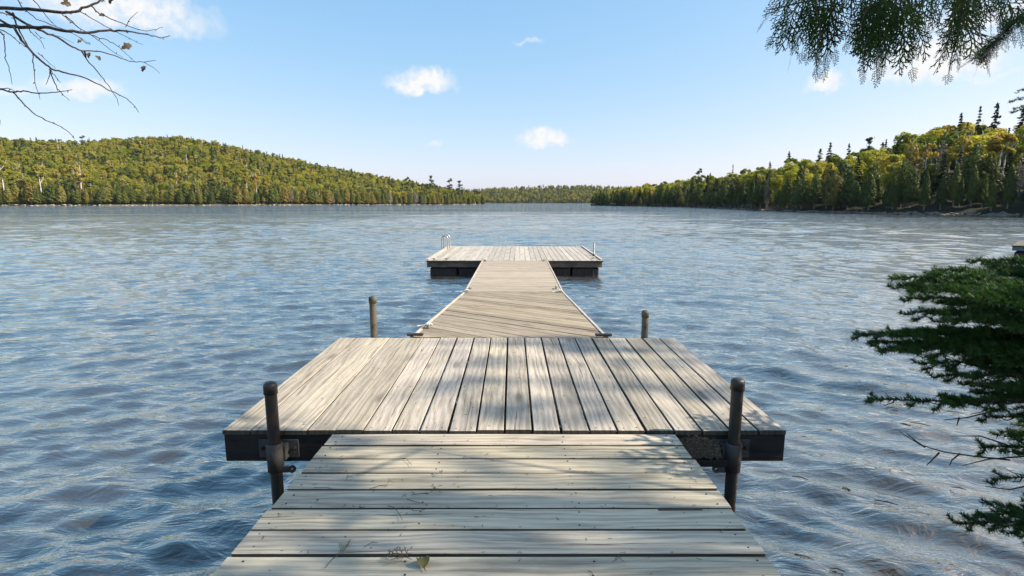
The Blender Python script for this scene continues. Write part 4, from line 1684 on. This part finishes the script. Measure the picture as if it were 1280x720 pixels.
# --- bare tree on the left, its twigs hang in at the top left
BX, BY = -3.6, .9
bt = empty('bare_tree', (0, 0, 0))
tag(bt, 'leafless dark branches reaching in from a tree at the top left', 'tree')
mb = MB()
mb.tube([(BX, BY, bank_z(BX, BY) - .2), (BX - .1, BY, 2.2), (BX - .2, BY - .1, 4.5), (BX - .1, BY, 7)], [.14, .12, .08, .02], 12)
mb.build('trunk', M['bare_bark'], bt)
W_ = 260 / 985.0
LINES = [  # traced twigs: (pixel points in a 985 px wide enlargement), start and end thickness in metres, depth
    ([(-60, 30), (0, 38), (130, 42), (300, 60), (360, 55), (420, 30), (500, -8)], .010, .0042, 2.5),
    ([(-60, 110), (0, 120), (100, 130), (210, 128), (320, 148), (420, 155), (520, 143), (600, 148), (700, 163), (770, 180), (805, 168)], .010, .0016, 2.45),
    ([(770, 180), (778, 190)], .0016, .001, 2.45),
    ([(30, 55), (110, 105), (180, 140), (270, 175), (330, 215), (385, 240), (470, 243), (540, 262), (610, 290), (680, 294), (738, 286)], .0065, .0014, 2.55),
    ([(680, 294), (730, 322), (757, 348)], .0018, .001, 2.55),
    ([(0, 95), (70, 135), (100, 190), (150, 245), (210, 300), (245, 327), (310, 345), (400, 368), (470, 400), (520, 430), (600, 466), (640, 505), (658, 533)], .0062, .0014, 2.5),
    ([(385, 240), (410, 280), (470, 350), (510, 400), (550, 460), (563, 500)], .0035, .0012, 2.55),
    ([(380, 55), (430, 85), (520, 135), (590, 170), (640, 195), (675, 212)], .003, .001, 2.6),
    ([(435, 30), (470, 65), (540, 95), (620, 128), (690, 147), (740, 140), (772, 128)], .0034, .001, 2.5),
    ([(595, 128), (620, 85), (655, 56)], .002, .001, 2.5),
    ([(310, 75), (370, 130), (430, 165), (490, 210), (540, 248), (583, 273)], .003, .001, 2.55),
    ([(430, 165), (510, 190), (560, 220), (600, 258), (640, 292)], .0024, .001, 2.5),
    ([(60, 60), (75, 110), (100, 160), (130, 215), (160, 255)], .004, .002, 2.52),
    ([(20, 170), (24, 230), (30, 290), (50, 350), (57, 398)], .0026, .001, 2.4),
    ([(0, 150), (20, 170)], .004, .0026, 2.4),
    ([(155, 255), (160, 320), (165, 390), (190, 470)], .0024, .001, 2.5),
    ([(235, 327), (245, 360), (270, 420), (300, 450), (328, 477)], .003, .001, 2.5),
    ([(240, 330), (228, 375), (218, 402)], .002, .001, 2.5),
    ([(238, 330), (265, 365), (287, 392)], .002, .001, 2.5),
    ([(-30, 415), (0, 422), (60, 436), (110, 430), (160, 440), (230, 440), (300, 432), (342, 424)], .0045, .0012, 2.35),
    ([(60, 436), (110, 490), (170, 545), (230, 575), (290, 600), (330, 630), (354, 658)], .003, .001, 2.35),
    ([(0, 420), (40, 418), (70, 432)], .0025, .0012, 2.35),
    ([(80, -10), (110, 40), (170, 90), (250, 120), (320, 145), (390, 185), (430, 210)], .003, .001, 2.6),
    ([(150, -10), (200, 50), (240, 100), (270, 130)], .0026, .001, 2.6),
    ([(0, 60), (60, 75), (130, 120), (200, 150), (290, 175), (350, 204)], .0032, .001, 2.65),
    ([(130, 130), (160, 165), (195, 195), (213, 232)], .0022, .001, 2.6),
    ([(165, 150), (190, 175), (212, 183)], .0018, .001, 2.6),
    ([(180, 250), (220, 285), (262, 325)], .002, .001, 2.55),
    ([(0, 140), (50, 165), (90, 200), (140, 235)], .003, .0014, 2.6),
    ([(480, 10), (500, -10)], .002, .001, 2.5),
    ([(290, 62), (330, 100), (370, 128)], .0022, .001, 2.45),
    ([(375, 175), (400, 200), (428, 212)], .0016, .001, 2.5),
    ([(400, 245), (408, 275)], .006, .002, 2.55),
]
wood = MB()
for (pl, w0, w1, dp) in LINES:
    pts = [at(x * W_, y * W_, dp + .25 * math.sin(x * .004 + y * .003 + dp * 9)) for x, y in pl]
    # resample with small kinks so twigs are not smooth wires
    fine = []
    for i in range(len(pts) - 1):
        m = 4
        for j in range(m):
            f = j / m
            q = pts[i].lerp(pts[i + 1], f)
            if j:
                q += Vector((rng.normal(), rng.normal(), rng.normal())) * .0012
            fine.append(q)
    fine.append(pts[-1])
    wood.tube(fine, list(np.linspace(w0, w1, len(fine)) * .85), 6)
    for i in range(2, len(fine) - 1, 3):        # buds and spur shoots
        if rng.random() < .55:
            d = Vector((rng.normal(), rng.normal() * .6, rng.normal())).normalized()
            wood.tube([fine[i], fine[i] + d * .007, fine[i] + d * .010], [.0018, .0015, .0005], 4)
# main limbs back to the trunk
for (x, y, dp, z) in ((-60, 30, 2.5, 4.2), (-60, 110, 2.45, 3.6), (-30, 415, 2.35, 2.9), (0, 60, 2.65, 3.8), (0, 95, 2.5, 3.4), (80, -10, 2.6, 4.6), (150, -10, 2.6, 4.8)):
    e = at(x * W_, y * W_, dp + .25 * math.sin(x * .004 + y * .003 + dp * 9))
    s = Vector((BX - .12, BY, z))
    mid = s.lerp(e, .5) + Vector((0, 0, .12))
    wood.tube([s, mid, e], [.022, .015, .008 if x < -20 else .003], 7)
wood.build('branches', M['bare_bark'], bt)
for (x, y, s_, a) in ((600, 222, .034, 1.0), (682, 326, .022, .4), (462, 276, .022, 2.0), (425, 262, .02, .2), (312, 20, .030, 1.4), (378, 196, .016, .8), (483, 72, .018, 1.2), (596, 150, .016, 1.8), (2, 582, .02, 0), (530, 0, .03, .3), (300, 4, .03, 2.2)):
    c_ = at(x * W_, y * W_, 2.52)
    mb = MB()
    pr = []
    for k in range(9):
        t_ = k / 8
        w_ = s_ * .42 * math.sin(math.pi * min(1, t_ * 1.05 + .02)) * (1 + .35 * math.sin(k * 2.4))
        pr.append((w_, (t_ - .5) * s_ * 1.6, .35 * s_ * math.sin(t_ * 3)))
    vs_ = [(-w_, yy, zz + .3 * w_) for w_, yy, zz in pr] + [(0, yy, zz) for w_, yy, zz in pr] + [(w_, yy, zz + .3 * w_) for w_, yy, zz in pr]
    fs_ = [(k, k + 1, k + 10, k + 9) for k in range(8)] + [(k + 9, k + 10, k + 19, k + 18) for k in range(8)]
    mb.add(vs_, fs_)
    mb.build('dead_leaf', M['dead_leaf'], bt, c_, (R(70), a, a * .6))

# --- tips of a taller spruce that reach in at the right edge above the hill
sp2 = empty('shore_spruce', (0, 0, 0))
tag(sp2, 'spruce branch tips poking in at the right edge above the hill', 'tree')
QX, QY = 8.6, 5.2
qz = bank_z(QX, QY)
mb = MB()
mb.tube([(QX, QY, qz - .2), (QX, QY, 2.5), (QX, QY, 6.2)], [.12, .09, .01], 10)
mb.build('trunk', M['bark'], sp2)
wood, T = MB(), Tris()
for (px, py, z) in ((1262, 127, 4.0), (1267, 136, 3.85), (1272, 114, 4.25), (1264, 140, 3.7)):
    spruce_bough(T, wood, (QX, QY, z - .1), tuple(at(px, py, 6.1)), rng, .35, 700, .05, .15)
for k in range(26):
    z = 1.4 + 4.6 * k / 26
    a = rng.uniform(-1.2, 2.6)
    ll = 1.7 * (6.3 - z) / 5
    spruce_bough(T, wood, (QX, QY, z), (QX + math.cos(a) * ll, QY - math.sin(a) * ll, z - .25 * ll), rng, .5, 350, .05, 0)
wood.build('branches', M['bark'], sp2)
o = T.build('needles', M['near_needle'], sp2)
o['kind'] = 'stuff'

# ------------------------------------------------------------------ small things on the deck
def on_plane(px, py, z):
    d = pix_dir(px, py)
    return EYE + d * ((z - EYE.z) / d.z)


def on_ramp(px, py):
    z = .77
    for _ in range(6):
        p = on_plane(px, py, z)
        z = .768 + (2.688 - p.y) * .031
    return Vector((p.x, p.y, z + .003))


def sprig(px, py, L, rz, label, stem=True, mat='green_leaf'):
    p = on_ramp(px, py)
    root = empty('leaf_sprig', p, (RAMP_SLOPE * -1, 0, rz))
    tag(root, label, 'sprig', 'green bits fallen on the ramp')
    V, F = TPL[1]
    s = L / .24
    W2 = V * s
    W2[:, 2] += .012 * np.sin(V[:, 0] * 14) + .004 + np.abs(V[:, 1]) * .10
    W2[:, 2] = np.maximum(W2[:, 2], .001)
    link('leaflets', arr_mesh('leaflets', W2, F), root, M[mat])
    if stem:
        mb_ = MB()
        mb_.tube([(0, 0, .004), (-.03, .006, .005), (-.07, .004, .003)], [.0016, .0014, .001], 5)
        mb_.build('stem', M['twig'], root)


def curled_leaf(px, py, s_, rz, label):
    p = on_ramp(px, py)
    root = empty('fallen_leaf', p, (0, 0, rz))
    tag(root, label, 'leaf', 'green bits fallen on the ramp')
    V, F = [], []
    for j in range(9):
        t_ = j / 8
        w_ = s_ * .42 * math.sin(math.pi * min(1, t_ + .04)) ** .8 * (1 + .12 * math.sin(j * 4))
        for i in range(5):
            q = i / 2 - 1
            V.append((q * w_, (t_ - .5) * s_, .004 + .30 * w_ * q * q + .012 * math.sin(t_ * 3.1) + .003 * math.sin(j * 3 + i * 2)))
    for j in range(8):
        for i in range(4):
            a = j * 5 + i
            F.append((a, a + 1, a + 6, a + 5))
    me = arr_mesh('blade', V, F, True)
    link('blade', me, root, M['green_leaf'])
    mb_ = MB()
    mb_.tube([(0, -s_ * .5, .004), (.004, -s_ * .8, .006)], [.0016, .001], 5)
    mb_.build('stem', M['twig'], root)


def fallen_twig(pl, r_, label):
    pts = [on_ramp(x, y) + Vector((0, 0, r_ + .001 + .003 * (k % 2))) for k, (x, y) in enumerate(pl)]
    mb_ = MB()
    base = pts[0].copy()
    r_ *= .65
    mb_.tube([p - base for p in pts], [r_ * (1 - .5 * k / len(pts)) for k in range(len(pts))], 5)
    m = len(pts) // 2
    mb_.tube([pts[m] - base, pts[m] - base + Vector((.012, .010, .002))], [r_ * .6, r_ * .3], 4)
    o_ = mb_.build('fallen_twig', M['twig'], None, base)
    tag(o_, label, 'twig', 'dry twigs fallen on the ramp')


curled_leaf(529, 706, .052, .25, 'curled green leaf on the nearest ramp plank')
sprig(515, 702, .10, 3.0, 'flat brownish sprig touching the curled green leaf', False, 'dead_leaf')
sprig(424, 695, .055, 1.3, 'small green sprig with a long stem near ramp left edge')
sprig(536, 619, .05, .2, 'tiny green tuft on the middle of the ramp')
sprig(509, 626, .026, 2.8, 'tiny green tuft left of the middle tuft')
sprig(483, 608, .030, .5, 'green crumb lying across a ramp plank joint')
sprig(432, 603, .035, .9, 'yellowish crumb near a plank joint at ramp left', False)
sprig(552, 596, .03, 1.9, 'brown leaf crumb near the top of ramp', False, 'dead_leaf')
sprig(765, 706, .04, .1, 'pale brown leaf crumb right of centre on nearest plank', False, 'dead_leaf')
fallen_twig([(485, 634), (493, 637), (499, 644), (503, 653)], .0022, 'bent dry twig at the middle of the ramp')
fallen_twig([(511, 635), (516, 641), (526, 640), (536, 638)], .0018, 'pale hooked twig right of the bent twig')
fallen_twig([(497, 575), (507, 575), (512, 580), (515, 584)], .002, 'short dark twig near the top of the ramp')
fallen_twig([(438, 676), (434, 686), (427, 693)], .002, 'thin stalk leading to the small green sprig')
fallen_twig([(455, 686), (464, 681), (473, 680)], .0015, 'straw coloured stalk beside the small sprig')
fallen_twig([(393, 611), (399, 612), (408, 611), (415, 613)], .0018, 'twig crumbs along a joint at the ramp left')

# needle litter caught beside the right post
rl = np.random.default_rng(4)
mbl = MB()
NX, NZ = 18, 6
cen = Vector((.955, PY0 - .036, PZ - .128))
V, F = [], []
for j in range(NZ + 1):
    for i in range(NX + 1):
        x = -.13 + .26 * i / NX
        y = -.034 + .068 * j / NZ
        z = (.085 * (j / NZ) ** .7 + .012 * rl.normal() * .5) * (1 - (x / .16) ** 2 * .5) + .004
        V.append((x, y, z))
for j in range(NZ):
    for i in range(NX):
        a = j * (NX + 1) + i
        F.append((a, a + 1, a + NX + 2, a + NX + 1))
root = empty('needle_litter', cen)
tag(root, 'heap of brown needle litter on the ledge by near right post', 'litter', kind='stuff')
link('heap', arr_mesh('heap', V, F), root, M['litter'])
mb = MB()
for k in range(240):
    x, s = rl.uniform(-.13, .13), rl.random()
    y = -.034 + .068 * s
    z = .085 * s ** .7 * (1 - (x / .16) ** 2 * .5) + .010
    a, l_ = rl.uniform(0, 6.28), rl.uniform(.008, .022)
    mb.tube([(x, y, z), (x + math.cos(a) * l_, y + math.sin(a) * l_ * .4, z + rl.uniform(-.004, .010))], .0008, 3, False)
mb.build('dry_needles', M['litter_pale'], root)

# dry needles and grit that lie about on the boards and in the joints
mb = MB()
for k in range(420):
    if k < 240:
        y = rl.uniform(1.25, 2.66)
        x = rl.uniform(-.90, .81)
        if rl.random() < .55:                  # most of it gathers along the joints
            y = 2.684 - round((2.684 - y) / .1462) * .1462 + rl.normal() * .006
        z = .768 + (2.688 - y) * .031 + .0022
    else:
        x, y = rl.uniform(-1.48, 1.40), rl.uniform(2.72, 4.4)
        z = PZ + .0022
    a, l_ = rl.uniform(0, 6.28), rl.uniform(.004, .020)
    mb.tube([(x, y, z), (x + math.cos(a) * l_ * .5, y + math.sin(a) * l_ * .5, z + .0015), (x + math.cos(a + .4) * l_, y + math.sin(a + .4) * l_, z)], rl.uniform(.0006, .0013), 3, False)
tag(mb.build('deck_litter', M['twig']), 'dry needles and grit scattered over the dock boards', 'litter', kind='stuff')

# reed bits drifting on the water to the right
for k, (px, py, L, lab) in enumerate([(1000, 597, .10, 'reed scrap'), (1021, 607, .09, ''), (1058, 611, .05, ''), (1108, 628, .13, ''), (1135, 648, .08, ''), (1008, 697, .12, ''), (1047, 712, .07, ''), (1115, 510, .10, ''), (1150, 530, .14, ''), (1198, 610, .08, ''), (1130, 530, .1, ''), (1160, 645, .07, '')]):
    p = on_plane(px, py, .012)
    mb = MB()
    mb.tube([(-L / 2, 0, 0), (0, .006, .003), (L / 2, -.004, 0)], [.003, .0045, .003], 5)
    o = mb.build('floating_reed', M['twig'], None, p, (0, 0, -.5 + .12 * math.sin(k * 2.3)))
    tag(o, 'thin dark reed scrap floating on the water right of the dock', 'reed', 'reed scraps drifting right of the dock')


# ------------------------------------------------------------------ the air over the lake
hz = bpy.data.materials.new('lake_haze')
hz.use_nodes = True
hz.node_tree.nodes.clear()
hn = N(hz.node_tree)
vol = hn('ShaderNodeVolumePrincipled', ins={'Color': (0.90, 0.94, 1.0, 1), 'Density': 0.00004, 'Anisotropy': 0.2})
hn('ShaderNodeOutputMaterial', ins={'Volume': vol.outputs[0]})
mb = MB()
mb.box(-1900, 1900, -60, 2100, -2.8, 96, 0)
tag(mb.build('haze', hz), 'thin pale haze in the air over the lake', kind='stuff')
